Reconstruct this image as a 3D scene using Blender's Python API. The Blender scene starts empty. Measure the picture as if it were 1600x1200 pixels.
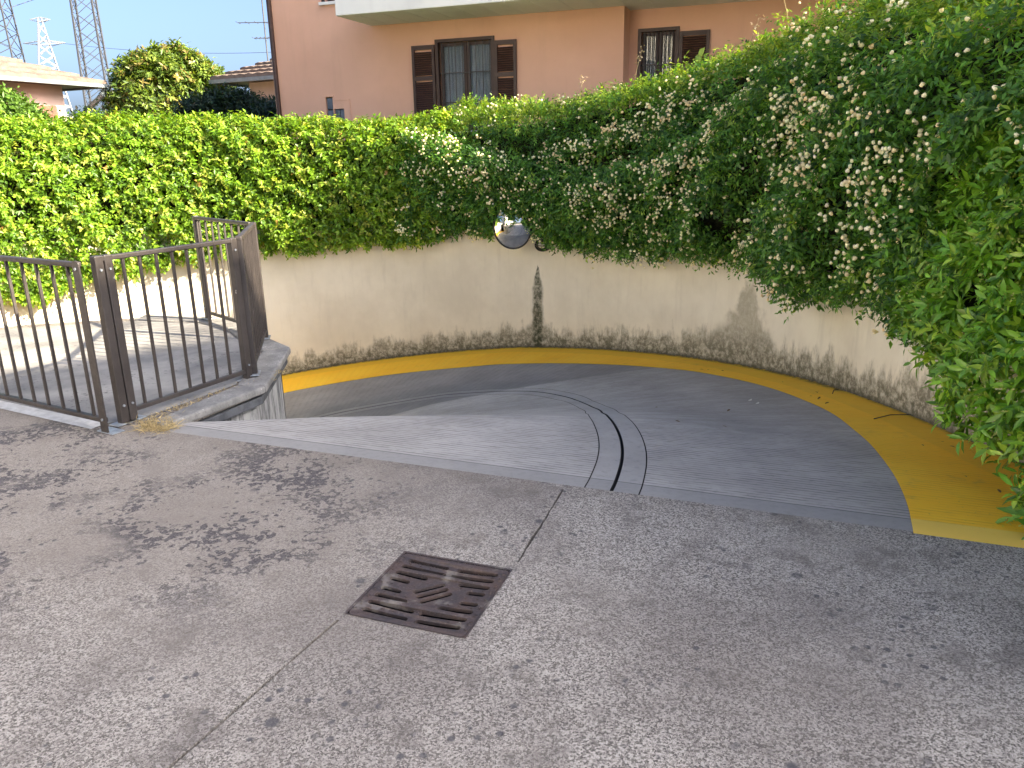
import bpy, bmesh, math, random
import numpy as np
from mathutils import Vector, Matrix
from mathutils.geometry import tessellate_polygon

random.seed(7)
rng = np.random.default_rng(11)
scene = bpy.context.scene
col = scene.collection
PI = math.pi
R = math.radians

# ------------------------------------------------------------------ camera
cam_d = bpy.data.cameras.new('camera')
cam = bpy.data.objects.new('camera', cam_d)
col.objects.link(cam)
scene.camera = cam
PITCH, ROLL = R(16.7), R(0.95)
cam_d.sensor_fit = 'HORIZONTAL'
cam_d.sensor_width = 36.0
cam_d.lens = 27.0
cam_d.clip_start, cam_d.clip_end = 0.05, 3000
_f = Vector((0, math.cos(PITCH), -math.sin(PITCH)))
_r0 = Vector((1, 0, 0)); _u0 = Vector((0, math.sin(PITCH), math.cos(PITCH)))
_r = _r0 * math.cos(ROLL) - _u0 * math.sin(ROLL)
_u = _r0 * math.sin(ROLL) + _u0 * math.cos(ROLL)
m = Matrix((_r, _u, -_f)).transposed().to_4x4()
m.translation = (0, 0, 1.6)
cam.matrix_world = m

# ------------------------------------------------------------------ light
SUN_EL = R(29)
SUN_H = Vector((0.945, -0.327))
S = Vector((SUN_H.x * math.cos(SUN_EL), SUN_H.y * math.cos(SUN_EL), math.sin(SUN_EL)))
world = bpy.data.worlds.new('World')
scene.world = world
world.use_nodes = True
wn = world.node_tree
sky = wn.nodes.new('ShaderNodeTexSky')
sky.sky_type = 'NISHITA'
sky.sun_disc = False
sky.sun_elevation = SUN_EL
sky.sun_rotation = math.atan2(SUN_H.x, SUN_H.y)
sky.air_density = 0.5
sky.dust_density = 5.0
sky.ozone_density = 6.0
bg = wn.nodes['Background']
bg.inputs['Strength'].default_value = 0.15
wn.links.new(sky.outputs[0], bg.inputs['Color'])
sun_d = bpy.data.lights.new('sun', 'SUN')
sun_d.energy = 5.0
sun_d.angle = R(0.55)
sun_d.color = (1.0, 0.94, 0.84)
sun = bpy.data.objects.new('sun', sun_d)
col.objects.link(sun)
sun.rotation_euler = (-S).to_track_quat('-Z', 'Y').to_euler()
sun.location = (20, -10, 25)
vs = scene.view_settings
vs.view_transform = 'Standard'
vs.look = 'None'
vs.exposure = 2.0
vs.gamma = 1.0
vs.use_curve_mapping = False
vs.use_white_balance = True
vs.white_balance_temperature = 7900
vs.white_balance_tint = 9
scene.cycles.max_bounces = 6
scene.cycles.diffuse_bounces = 3
scene.cycles.transmission_bounces = 6

# ------------------------------------------------------------------ node helper
class NT:
    def __init__(s, name):
        s.mat = bpy.data.materials.new(name)
        s.mat.use_nodes = True
        s.t = s.mat.node_tree
        s.b = s.t.nodes['Principled BSDF']
        s.out = s.t.nodes['Material Output']
        s._pos = None
    def n(s, typ, **kw):
        nd = s.t.nodes.new(typ)
        for k, v in kw.items():
            setattr(nd, k, v)
        return nd
    def put(s, sock, v):
        if v is None:
            return
        if hasattr(v, 'is_linked') or isinstance(v, bpy.types.NodeSocket):
            s.t.links.new(v, sock)
        elif isinstance(v, (tuple, list)) and len(v) == 3 and sock.type == 'RGBA':
            sock.default_value = (*v, 1)
        else:
            sock.default_value = v
    @property
    def pos(s):
        if s._pos is None:
            s._pos = s.n('ShaderNodeNewGeometry').outputs['Position']
        return s._pos
    def local(s):
        return s.n('ShaderNodeTexCoord').outputs['Object']
    def attr(s, name, out='Fac'):
        return s.n('ShaderNodeAttribute', attribute_name=name).outputs[out]
    def map(s, vec, scale=(1, 1, 1), rot=(0, 0, 0), loc=(0, 0, 0)):
        nd = s.n('ShaderNodeMapping')
        s.put(nd.inputs[0], vec)
        nd.inputs['Location'].default_value = loc
        nd.inputs['Rotation'].default_value = rot
        nd.inputs['Scale'].default_value = scale
        return nd.outputs[0]
    def noise(s, scale, detail=4, rough=0.55, vec=None, dist=0.0, out='Fac'):
        nd = s.n('ShaderNodeTexNoise')
        s.put(nd.inputs['Vector'], vec if vec is not None else s.pos)
        nd.inputs['Scale'].default_value = scale
        nd.inputs['Detail'].default_value = detail
        nd.inputs['Roughness'].default_value = rough
        nd.inputs['Distortion'].default_value = dist
        return nd.outputs[out]
    def vor(s, scale, vec=None, feature='F1', out='Distance', rnd=1.0):
        nd = s.n('ShaderNodeTexVoronoi', feature=feature)
        s.put(nd.inputs['Vector'], vec if vec is not None else s.pos)
        nd.inputs['Scale'].default_value = scale
        nd.inputs['Randomness'].default_value = rnd
        return nd.outputs[out]
    def m(s, op, a, b=None, c=None, clamp=False):
        nd = s.n('ShaderNodeMath', operation=op, use_clamp=clamp)
        s.put(nd.inputs[0], a)
        s.put(nd.inputs[1], b)
        s.put(nd.inputs[2], c)
        return nd.outputs[0]
    def rng(s, v, a, b, c=0.0, d=1.0, smooth=True):
        nd = s.n('ShaderNodeMapRange', interpolation_type='SMOOTHSTEP' if smooth else 'LINEAR')
        for i, x in enumerate((v, a, b, c, d)):
            s.put(nd.inputs[i], x)
        return nd.outputs[0]
    def mix(s, f, a, b, mode='MIX'):
        nd = s.n('ShaderNodeMix', data_type='RGBA', blend_type=mode)
        s.put(nd.inputs[0], f)
        s.put(nd.inputs[6], a)
        s.put(nd.inputs[7], b)
        return nd.outputs[2]
    def grey(s, v):
        nd = s.n('ShaderNodeCombineColor')
        for i in range(3):
            s.put(nd.inputs[i], v)
        return nd.outputs[0]
    def xyz(s, v):
        nd = s.n('ShaderNodeSeparateXYZ')
        s.put(nd.inputs[0], v)
        return nd.outputs
    def bump(s, h, strength=0.3, dist=0.01, normal=None):
        nd = s.n('ShaderNodeBump')
        nd.inputs['Strength'].default_value = strength
        nd.inputs['Distance'].default_value = dist
        s.put(nd.inputs['Height'], h)
        s.put(nd.inputs['Normal'], normal)
        return nd.outputs[0]
    def done(s, color, rough=0.8, normal=None, metal=0.0, spec=0.4):
        s.put(s.b.inputs['Base Color'], color)
        s.put(s.b.inputs['Roughness'], rough)
        s.put(s.b.inputs['Metallic'], metal)
        s.put(s.b.inputs['Specular IOR Level'], spec)
        s.put(s.b.inputs['Normal'], normal)
        return s.mat

def simple(name, c, rough=0.7, var=0.15, scale=8.0, bump=0.1, metal=0.0, spec=0.4, bscale=60.0):
    n = NT(name)
    f = n.noise(scale, 6, 0.65, n.local())
    lo = tuple(x * (1 - var) for x in c); hi = tuple(min(1, x * (1 + var)) for x in c)
    cc = n.mix(n.rng(f, 0.3, 0.7), lo, hi)
    nm = n.bump(n.noise(bscale, 4, 0.6, n.local()), bump, 0.005) if bump else None
    return n.done(cc, rough, nm, metal, spec)

# ------------------------------------------------------------------ materials
def mat_apron():
    n = NT('exposed_aggregate_concrete')
    p = n.pos
    grain = n.vor(175, out='Color')
    g1 = n.xyz(grain)[0]
    fine = n.noise(330, 3, 0.7)
    sp = n.m('ADD', n.m('MULTIPLY', g1, 0.58), n.m('MULTIPLY', n.rng(fine, 0.3, 0.7), 0.42))
    wear = n.noise(1.1, 6, 0.62)
    wear2 = n.noise(4.5, 6, 0.7)
    base = n.mix(n.rng(sp, 0.10, 0.90), (0.058, 0.051, 0.046), (0.56, 0.51, 0.455))
    # worn areas: cement skin still covers the stones (paler, smoother) or stones are bare (darker)
    base = n.mix(n.m('MULTIPLY', n.rng(wear, 0.42, 0.72), 0.5), base, (0.31, 0.275, 0.24))
    base = n.mix(n.m('MULTIPLY', n.rng(wear2, 0.50, 0.66), 0.50), base, (0.12, 0.104, 0.094))
    wear3 = n.noise(0.55, 5, 0.6, n.map(p, loc=(5.2, 9.1, 0)))
    base = n.mix(n.m('MULTIPLY', n.rng(wear3, 0.46, 0.62), 0.46), base, (0.13, 0.11, 0.10))
    # patches on the left where the skin has come off in flakes
    xy = n.xyz(p)
    left = n.m('MULTIPLY', n.rng(xy[0], -0.1, -1.1), n.rng(n.noise(1.3, 5, 0.6, n.map(p, loc=(3.1, 1.7, 0))), 0.36, 0.5))
    back = n.m('MULTIPLY', n.rng(xy[1], 2.2, 2.9), left)
    skin = n.mix(n.noise(9, 5, 0.6), (0.21, 0.178, 0.148), (0.33, 0.285, 0.24))
    base = n.mix(n.m('MULTIPLY', n.m('MULTIPLY', n.rng(xy[0], 0.3, -1.0), n.rng(xy[1], 1.9, 3.2)), 0.62), base, skin)
    fl = n.noise(30, 4, 0.6, dist=0.6)
    thr = n.m('SUBTRACT', 0.655, n.m('MULTIPLY', n.rng(n.noise(2.6, 4, 0.6, n.map(p, loc=(1.3, 4.1, 0))), 0.35, 0.65), 0.25))
    flake = n.m('MULTIPLY', n.rng(n.m('SUBTRACT', fl, thr), 0.0, 0.05), back)
    base = n.mix(n.m('MULTIPLY', flake, 0.92), base, n.mix(n.rng(sp, 0.1, 0.9), (0.035, 0.032, 0.035), (0.145, 0.13, 0.13)))
    # scattered pits everywhere
    pv = n.vor(6.0, n.map(p, loc=(0.4, 0.2, 0)), out='Distance')
    pit = n.m('MULTIPLY', n.rng(pv, 0.17, 0.09), n.rng(n.noise(2.0, 3), 0.5, 0.6))
    pv2 = n.vor(19.0, out='Distance')
    pit2 = n.m('MULTIPLY', n.rng(n.m('ADD', pv2, n.m('MULTIPLY', n.noise(40, 3), 0.2)), 0.38, 0.24), n.rng(n.noise(1.9, 5, 0.65, n.map(p, loc=(8, 2, 0))), 0.50, 0.60))
    pit = n.m('MAXIMUM', pit, pit2)
    base = n.mix(n.m('MULTIPLY', pit, 0.8), base, (0.075, 0.073, 0.08))
    # dirt gathered along the ramp edge and beside the fence
    s = n.m('ADD', n.m('MULTIPLY', n.m('ADD', xy[0], 2.197), 0.348), n.m('MULTIPLY', n.m('SUBTRACT', xy[1], 4.47), 0.938))
    edge = n.m('MULTIPLY', n.rng(s, -0.28, -0.01), n.rng(n.noise(5, 4), 0.3, 0.6))
    base = n.mix(n.m('MULTIPLY', edge, 0.35), base, (0.17, 0.145, 0.12))
    h = n.m('ADD', n.m('MULTIPLY', sp, 0.5), n.m('ADD', n.m('MULTIPLY', pit, -1.3), n.m('MULTIPLY', flake, -0.8)))
    return n.done(base, 0.82, n.bump(h, 0.55, 0.006), spec=0.3)

def mat_ramp(yellow=False, grooves=True):
    n = NT('yellow_road_paint' if yellow else ('combed_ramp_concrete' if grooves else 'smooth_ramp_concrete'))
    p = n.pos
    xy = n.xyz(p)
    s = n.attr('s')
    # darker concrete tone beyond a straight line across the ramp
    far_mask = n.rng(n.m('ADD', xy[1], n.m('MULTIPLY', n.noise(3, 3), 0.05)), 8.62, 8.70)
    w = n.noise(1.6, 6, 0.65)
    f = n.noise(26, 5, 0.7)
    light = n.mix(n.rng(w, 0.3, 0.7), (0.345, 0.325, 0.30), (0.455, 0.43, 0.40))
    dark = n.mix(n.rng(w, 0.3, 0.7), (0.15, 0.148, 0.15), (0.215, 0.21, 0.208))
    c = n.mix(far_mask, light, dark)
    right = n.m('MULTIPLY', n.rng(n.attr('rc'), 0.1, 0.9), 0.45)
    c = n.mix(right, c, n.mix(n.rng(w, 0.3, 0.7), (0.32, 0.285, 0.265), (0.42, 0.375, 0.35)))
    tw = n.m('MULTIPLY', n.rng(n.m('ABSOLUTE', n.m('SUBTRACT', n.m('ADD', n.attr('rc'), n.m('MULTIPLY', n.noise(1.2, 3), 0.35)), 0.95)), 0.34, 0.05), n.rng(n.noise(5, 5, 0.7), 0.3, 0.7))
    c = n.mix(n.m('MULTIPLY', tw, 0.2), c, (0.12, 0.115, 0.115))
    if not grooves:
        c = n.mix(n.rng(w, 0.3, 0.7), (0.30, 0.288, 0.27), (0.38, 0.365, 0.345))
        c = n.mix(n.m('MULTIPLY', far_mask, 0.7), c, dark)
    # broom / comb grooves follow lines parallel to the ramp head, and turn beyond that line
    cd = n.m('ADD', n.m('MULTIPLY', s, 1.0), n.m('MULTIPLY', n.noise(2.2, 2), 0.02))
    ph = n.attr('ph')
    cd = n.m('ADD', n.m('MULTIPLY', cd, n.m('SUBTRACT', 1.0, far_mask)), n.m('MULTIPLY', n.m('MULTIPLY', ph, 2.2), far_mask))
    wave = n.m('SINE', n.m('MULTIPLY', cd, 2 * PI / 0.038))
    brk = n.rng(n.noise(1.0, 5, 0.7, n.map(p, (2.6, 16, 1), (0, 0, R(20)))), 0.35, 0.62)
    gm = n.m('MULTIPLY', n.rng(wave, 0.0, 0.95), n.m('MULTIPLY', brk, n.rng(far_mask, 0.0, 1.0, 1.0, 0.3)))
    border = n.rng(s, 0.155, 0.145)
    gm = n.m('MULTIPLY', gm, n.m('SUBTRACT', 1.0, border))
    if yellow:
        y = n.mix(n.rng(w, 0.3, 0.75), (0.95, 0.49, 0.03), (0.97, 0.56, 0.045))
        y = n.mix(n.m('MULTIPLY', border, 0.55), y, (0.80, 0.58, 0.16))
        # dirtier outer third along the wall foot
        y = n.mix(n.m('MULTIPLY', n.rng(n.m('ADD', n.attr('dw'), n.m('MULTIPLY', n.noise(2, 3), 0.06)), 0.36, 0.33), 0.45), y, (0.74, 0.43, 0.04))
        chip = n.m('MULTIPLY', n.rng(n.noise(38, 5, 0.75), 0.63, 0.69), n.rng(n.noise(3, 3), 0.4, 0.6))
        y = n.mix(n.m('MULTIPLY', chip, 0.8), y, (0.15, 0.12, 0.07))
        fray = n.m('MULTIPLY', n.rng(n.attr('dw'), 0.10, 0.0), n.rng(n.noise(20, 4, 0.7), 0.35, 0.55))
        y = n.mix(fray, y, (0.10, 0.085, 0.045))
        dirt = n.m('MULTIPLY', n.rng(n.noise(7, 6, 0.75), 0.52, 0.72), n.rng(n.noise(1.3, 3), 0.35, 0.65))
        y = n.mix(n.m('MULTIPLY', dirt, 0.3), y, (0.30, 0.20, 0.08))
        c = n.mix(n.m('MULTIPLY', n.rng(f, 0.55, 0.8), 0.3), y, (0.75, 0.45, 0.05))
        c = n.mix(n.m('MULTIPLY', gm, 0.3), c, (0.5, 0.28, 0.02))
    else:
        c = n.mix(n.m('MULTIPLY', n.rng(f, 0.5, 0.75), 0.35), c, (0.12, 0.12, 0.125))
        if grooves:
            c = n.mix(n.m('MULTIPLY', gm, 0.6), c, (0.075, 0.073, 0.073))
        ln = n.m('MULTIPLY', n.rng(n.m('ABSOLUTE', n.m('SUBTRACT', s, 0.15)), 0.006, 0.003), 0.8)
        c = n.mix(ln, c, (0.05, 0.05, 0.052))
        c = n.mix(n.m('MULTIPLY', border, 0.6), c, n.mix(n.rng(f, 0.3, 0.7), (0.18, 0.178, 0.172), (0.27, 0.265, 0.255)))
    if not grooves:
        h = f
    else:
        h = n.m('ADD', n.m('MULTIPLY', gm, -1.0), n.m('MULTIPLY', f, 0.4))
    return n.done(c, 0.75, n.bump(h, 0.45, 0.005), spec=0.35)

def mat_wall():
    n = NT('stained_cream_plaster')
    h = n.attr('hb'); u = n.attr('ul')
    w = n.noise(0.9, 6, 0.65); f = n.noise(40, 5, 0.7)
    c = n.mix(n.rng(w, 0.3, 0.7), (0.62, 0.57, 0.47), (0.74, 0.69, 0.58))
    uv = n.n('ShaderNodeCombineXYZ'); n.put(uv.inputs[0], u); n.put(uv.inputs[1], n.m('MULTIPLY', h, 0.12))
    streak = n.noise(7, 5, 0.7, uv.outputs[0])
    c = n.mix(n.m('MULTIPLY', n.rng(streak, 0.5, 0.75), 0.2), c, (0.36, 0.33, 0.28))
    uv2 = n.n('ShaderNodeCombineXYZ'); n.put(uv2.inputs[0], u); n.put(uv2.inputs[1], n.m('MULTIPLY', h, 0.35))
    fing = n.noise(5.5, 5, 0.75, uv2.outputs[0]); big = n.noise(0.8, 2, 0.5, uv2.outputs[0])
    top = n.m('ADD', n.m('MULTIPLY', n.rng(fing, 0.3, 0.72, smooth=False), 0.36), n.m('ADD', n.m('MULTIPLY', big, 0.34), -0.02))
    def peak(u0, half, hgt, pw):
        d = n.m('DIVIDE', n.m('ABSOLUTE', n.m('SUBTRACT', n.m('ADD', u, n.m('MULTIPLY', n.m('SUBTRACT', n.noise(5, 3), 0.5), 0.12 * half / 0.3)), u0)), half)
        return n.m('MULTIPLY', n.m('POWER', n.m('SUBTRACT', 1.0, d, clamp=True), pw), hgt)
    t2 = n.m('MAXIMUM', peak(13.97, 0.55, 0.75, 1.8), n.m('MAXIMUM', peak(10.2, 1.35, 1.0, 2.0), n.m('MULTIPLY', peak(10.35, 0.8, 0.62, 0.5), 1.0)))
    column = n.m('MULTIPLY', n.rng(n.m('ABSOLUTE', n.m('SUBTRACT', n.m('ADD', u, n.m('MULTIPLY', n.m('SUBTRACT', n.noise(9, 4), 0.5), 0.06)), 13.97)),
                n.rng(h, 1.25, 0.9, 0.0, 0.12, smooth=False), n.rng(h, 1.25, 0.9, 0.0, 0.05, smooth=False)), n.rng(h, 1.25, 1.2))
    tt = n.m('MAXIMUM', top, t2)
    stain = n.rng(n.m('SUBTRACT', tt, h), -0.04, 0.16)
    spk = n.rng(n.noise(16, 7, 0.78), 0.34, 0.60)
    up = n.rng(h, 0.05, 0.55)
    dens = n.m('MULTIPLY', stain, n.m('ADD', n.m('MULTIPLY', n.m('SUBTRACT', 1.0, up), n.m('ADD', n.m('MULTIPLY', spk, 0.62), 0.34)), n.m('MULTIPLY', up, n.m('ADD', n.m('MULTIPLY', spk, 0.2), 0.46))))
    c = n.mix(n.m('MULTIPLY', dens, 0.97), c, n.mix(up, n.mix(n.noise(4, 5, 0.7), (0.05, 0.048, 0.03), (0.12, 0.11, 0.07)), (0.20, 0.18, 0.125)))
    c = n.mix(n.m('MULTIPLY', column, n.m('ADD', n.m('MULTIPLY', spk, 0.5), 0.42)), c, (0.035, 0.042, 0.022))
    # rust-brown run from the wall head
    run = n.m('MULTIPLY', n.rng(n.m('ABSOLUTE', n.m('SUBTRACT', n.m('ADD', u, n.m('MULTIPLY', n.noise(6, 3), 0.05)), 7.0)), 0.07, 0.015), n.rng(h, 0.2, 0.75))
    c = n.mix(n.m('MULTIPLY', run, 0.75), c, (0.12, 0.09, 0.06))
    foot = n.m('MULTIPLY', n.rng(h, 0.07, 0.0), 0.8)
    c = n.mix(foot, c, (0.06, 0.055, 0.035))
    return n.done(c, 0.9, n.bump(n.m('ADD', n.m('MULTIPLY', f, 0.6), n.m('MULTIPLY', dens, 0.6)), 0.25, 0.006), spec=0.2)

def mat_whitewash():
    n = NT('mouldy_whitewash')
    p = n.map(n.pos, (11, 11, 2.2))
    st = n.noise(1.0, 5, 0.75, p)
    f = n.noise(40, 4, 0.7)
    c = n.mix(n.rng(st, 0.38, 0.66), (0.42, 0.42, 0.41), (0.07, 0.073, 0.08))
    c = n.mix(n.m('MULTIPLY', n.rng(f, 0.5, 0.7), 0.4), c, (0.28, 0.28, 0.27))
    return n.done(c, 0.85, n.bump(st, 0.3, 0.006))

def mat_coping():
    n = NT('weathered_coping_cement')
    w = n.noise(5, 6, 0.7); f = n.noise(60, 5, 0.75); l = n.vor(28, out='Distance')
    c = n.mix(n.rng(w, 0.3, 0.7), (0.17, 0.165, 0.158), (0.31, 0.30, 0.28))
    c = n.mix(n.m('MULTIPLY', n.rng(f, 0.52, 0.68), 0.7), c, (0.10, 0.10, 0.10))
    c = n.mix(n.m('MULTIPLY', n.rng(l, 0.22, 0.1), n.rng(w, 0.45, 0.65)), c, (0.5, 0.49, 0.45))
    return n.done(c, 0.88, n.bump(n.m('ADD', f, w), 0.5, 0.008), spec=0.25)

def mat_iron():
    n = NT('brown_painted_iron')
    o = n.local()
    w = n.noise(3, 5, 0.6); f = n.noise(30, 5, 0.75)
    c = n.mix(n.rng(w, 0.3, 0.7), (0.030, 0.024, 0.022), (0.052, 0.043, 0.039))
    c = n.mix(n.m('MULTIPLY', n.rng(f, 0.62, 0.7), 0.6), c, (0.10, 0.07, 0.05))
    chip = n.rng(n.noise(11, 3, 0.5, n.map(n.pos, (1, 1, 0.6))), 0.735, 0.75)
    c = n.mix(chip, c, (0.42, 0.40, 0.37))
    return n.done(c, n.rng(f, 0.3, 0.7, 0.38, 0.6), n.bump(f, 0.15, 0.002), metal=0.0, spec=0.5)

def mat_cast():
    n = NT('rusty_cast_iron')
    w = n.noise(6, 5, 0.65); f = n.noise(90, 5, 0.75)
    c = n.mix(n.rng(w, 0.35, 0.68), (0.060, 0.050, 0.052), (0.105, 0.073, 0.064))
    c = n.mix(n.m('MULTIPLY', n.rng(f, 0.5, 0.75), 0.5), c, (0.23, 0.18, 0.165))
    c = n.mix(n.m('MULTIPLY', n.rng(n.noise(9, 4), 0.56, 0.68), 0.6), c, (0.27, 0.245, 0.215))
    return n.done(c, 0.62, n.bump(f, 0.4, 0.003), metal=0.25, spec=0.4)

def mat_stucco(name, a, b):
    n = NT(name)
    w = n.noise(0.7, 5, 0.6); f = n.noise(90, 4, 0.7)
    c = n.mix(n.rng(w, 0.3, 0.7), a, b)
    sv = n.noise(2.0, 5, 0.7, n.map(n.pos, (2.2, 2.2, 0.25)))
    c = n.mix(n.m('MULTIPLY', n.rng(sv, 0.5, 0.8), 0.18), c, tuple(x * 0.7 for x in a))
    return n.done(c, 0.9, n.bump(f, 0.2, 0.004), spec=0.2)

def mat_leaf(name, trans=0.35, rough=0.42, spec=0.45):
    n = NT(name)
    c = n.attr('col', 'Color')
    n.put(n.b.inputs['Base Color'], c)
    n.b.inputs['Roughness'].default_value = rough
    n.b.inputs['Specular IOR Level'].default_value = spec
    tr = n.n('ShaderNodeBsdfTranslucent')
    n.put(tr.inputs['Color'], n.mix(1.0, c, (1.5, 1.35, 0.5), 'MULTIPLY'))
    mx = n.n('ShaderNodeMixShader')
    mx.inputs[0].default_value = trans
    n.t.links.new(n.b.outputs[0], mx.inputs[1]); n.t.links.new(tr.outputs[0], mx.inputs[2])
    n.t.links.new(mx.outputs[0], n.out.inputs['Surface'])
    return n.mat

def mat_tile():
    n = NT('clay_roof_tile')
    f = n.noise(3, 5, 0.7); g = n.noise(0.9, 3)
    c = n.mix(n.rng(f, 0.3, 0.7), (0.12, 0.085, 0.068), (0.21, 0.155, 0.125))
    c = n.mix(n.m('MULTIPLY', n.rng(g, 0.4, 0.7), 0.4), c, (0.15, 0.13, 0.11))
    return n.done(c, 0.85, n.bump(f, 0.2, 0.01))

def mat_glass():
    n = NT('window_glass')
    n.b.inputs['Transmission Weight'].default_value = 0.9
    n.b.inputs['IOR'].default_value = 1.45
    return n.done((0.75, 0.82, 0.85), 0.02, n.bump(n.noise(2, 2), 0.03, 0.02), spec=0.6)

def mat_earth():
    n = NT('garden_grass_and_soil')
    f = n.noise(2.5, 6, 0.7); g = n.noise(30, 4, 0.7)
    c = n.mix(n.rng(f, 0.35, 0.65), (0.055, 0.085, 0.028), (0.10, 0.085, 0.055))
    c = n.mix(n.m('MULTIPLY', n.rng(g, 0.4, 0.7), 0.5), c, (0.04, 0.05, 0.02))
    return n.done(c, 0.95, n.bump(g, 0.6, 0.03), spec=0.15)

M = dict(
    apron=mat_apron(), ramp=mat_ramp(), band=mat_ramp(grooves=False), yellow=mat_ramp(True), wall=mat_wall(), white=mat_whitewash(),
    coping=mat_coping(), iron=mat_iron(), cast=mat_cast(), earth=mat_earth(), tile=mat_tile(), glass=mat_glass(),
    pink=mat_stucco('pink_stucco', (0.74, 0.415, 0.285), (0.82, 0.475, 0.335)),
    shade_stucco=mat_stucco('ochre_stucco', (0.55, 0.42, 0.27), (0.62, 0.48, 0.33)),
    cream=mat_stucco('cream_render', (0.70, 0.66, 0.58), (0.80, 0.76, 0.68)),
    house=mat_stucco('rose_render', (0.66, 0.48, 0.41), (0.74, 0.56, 0.49)),
    slab=mat_stucco('pale_balcony_concrete', (0.72, 0.71, 0.67), (0.82, 0.81, 0.77)),
    dark=simple('dark_void_concrete', (0.02, 0.019, 0.018), 0.95),
    pit=simple('drain_pit_silt', (0.007, 0.006, 0.005), 0.95, 0.4, 12, 0.5),
    steel=simple('galvanised_steel', (0.34, 0.37, 0.40), 0.5, 0.25, 20, 0.15, 0.6),
    strip=simple('pale_cement_strip', (0.55, 0.55, 0.54), 0.85, 0.2, 10, 0.3),
    blue=simple('dark_grey_cement', (0.085, 0.09, 0.098), 0.8, 0.35, 9, 0.4),
    brown=simple('dark_brown_shutter_paint', (0.055, 0.026, 0.019), 0.45, 0.2, 6, 0.08),
    fabric=simple('grey_net_curtain', (0.42, 0.43, 0.46), 0.9, 0.15, 4, 0.0),
    room=simple('dim_room_interior', (0.06, 0.055, 0.05), 0.9),
    gutter=simple('grey_green_gutter_metal', (0.20, 0.235, 0.24), 0.45, 0.15, 5, 0.05, 0.3),
    bark=simple('grey_brown_bark', (0.085, 0.062, 0.045), 0.95, 0.4, 14, 0.6),
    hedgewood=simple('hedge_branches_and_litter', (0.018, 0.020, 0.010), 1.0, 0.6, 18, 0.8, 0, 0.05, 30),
    timber=simple('weathered_timber', (0.36, 0.27, 0.20), 0.85, 0.3, 12, 0.4),
    straw=simple('dry_straw', (0.42, 0.32, 0.16), 0.9, 0.3, 30, 0.0),
    pylon=simple('galvanised_lattice', (0.36, 0.37, 0.38), 0.6, 0.1, 1, 0.0, 0.2),
    pylon2=simple('weathered_lattice', (0.07, 0.075, 0.085), 0.6, 0.1, 1, 0.0, 0.2),
    rubber=simple('black_plastic', (0.018, 0.017, 0.016), 0.4, 0.2, 10, 0.05),
    lampglass=simple('opal_lamp_glass', (0.62, 0.60, 0.55), 0.25, 0.1, 6, 0.0),
    brick=simple('brown_brick', (0.27, 0.12, 0.085), 0.9, 0.25, 9, 0.3),
    leafA=mat_leaf('jasmine_leaves', 0.38), leafB=mat_leaf('rose_leaves', 0.44), leafC=mat_leaf('shrub_leaves', 0.36, 0.34, 0.5),
    leafD=mat_leaf('tree_leaves', 0.25),
    petal=mat_leaf('cream_petals', 0.25, 0.7, 0.2),
)
def mirror_mat():
    n = NT('convex_mirror_surface')
    return n.done(n.mix(n.rng(n.noise(9, 5, 0.7), 0.5, 0.8), (0.86, 0.87, 0.86), (0.66, 0.66, 0.62)), n.rng(n.noise(14, 4), 0.3, 0.8, 0.02, 0.12), None, 1.0)
M['mirror'] = mirror_mat()

# ------------------------------------------------------------------ object helpers
def tag(o, label=None, cat=None, group=None, kind=None):
    if label: o['label'] = label
    if cat: o['category'] = cat
    if group: o['group'] = group
    if kind: o['kind'] = kind
    return o

def empty(name, loc=(0, 0, 0), label=None, cat=None, group=None):
    o = bpy.data.objects.new(name, None)
    o.empty_display_size = 0.2
    o.location = loc
    col.objects.link(o)
    return tag(o, label, cat, group)

def link_mesh(name, me, mat, parent=None, world=True):
    o = bpy.data.objects.new(name, me)
    col.objects.link(o)
    if mat is not None and len(me.materials) == 0:
        me.materials.append(mat)
    if parent is not None:
        o.parent = parent
        if world:
            p = parent; L = Vector((0, 0, 0))
            while p is not None:
                L += p.location; p = p.parent
            o.location = -L
    return o

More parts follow.
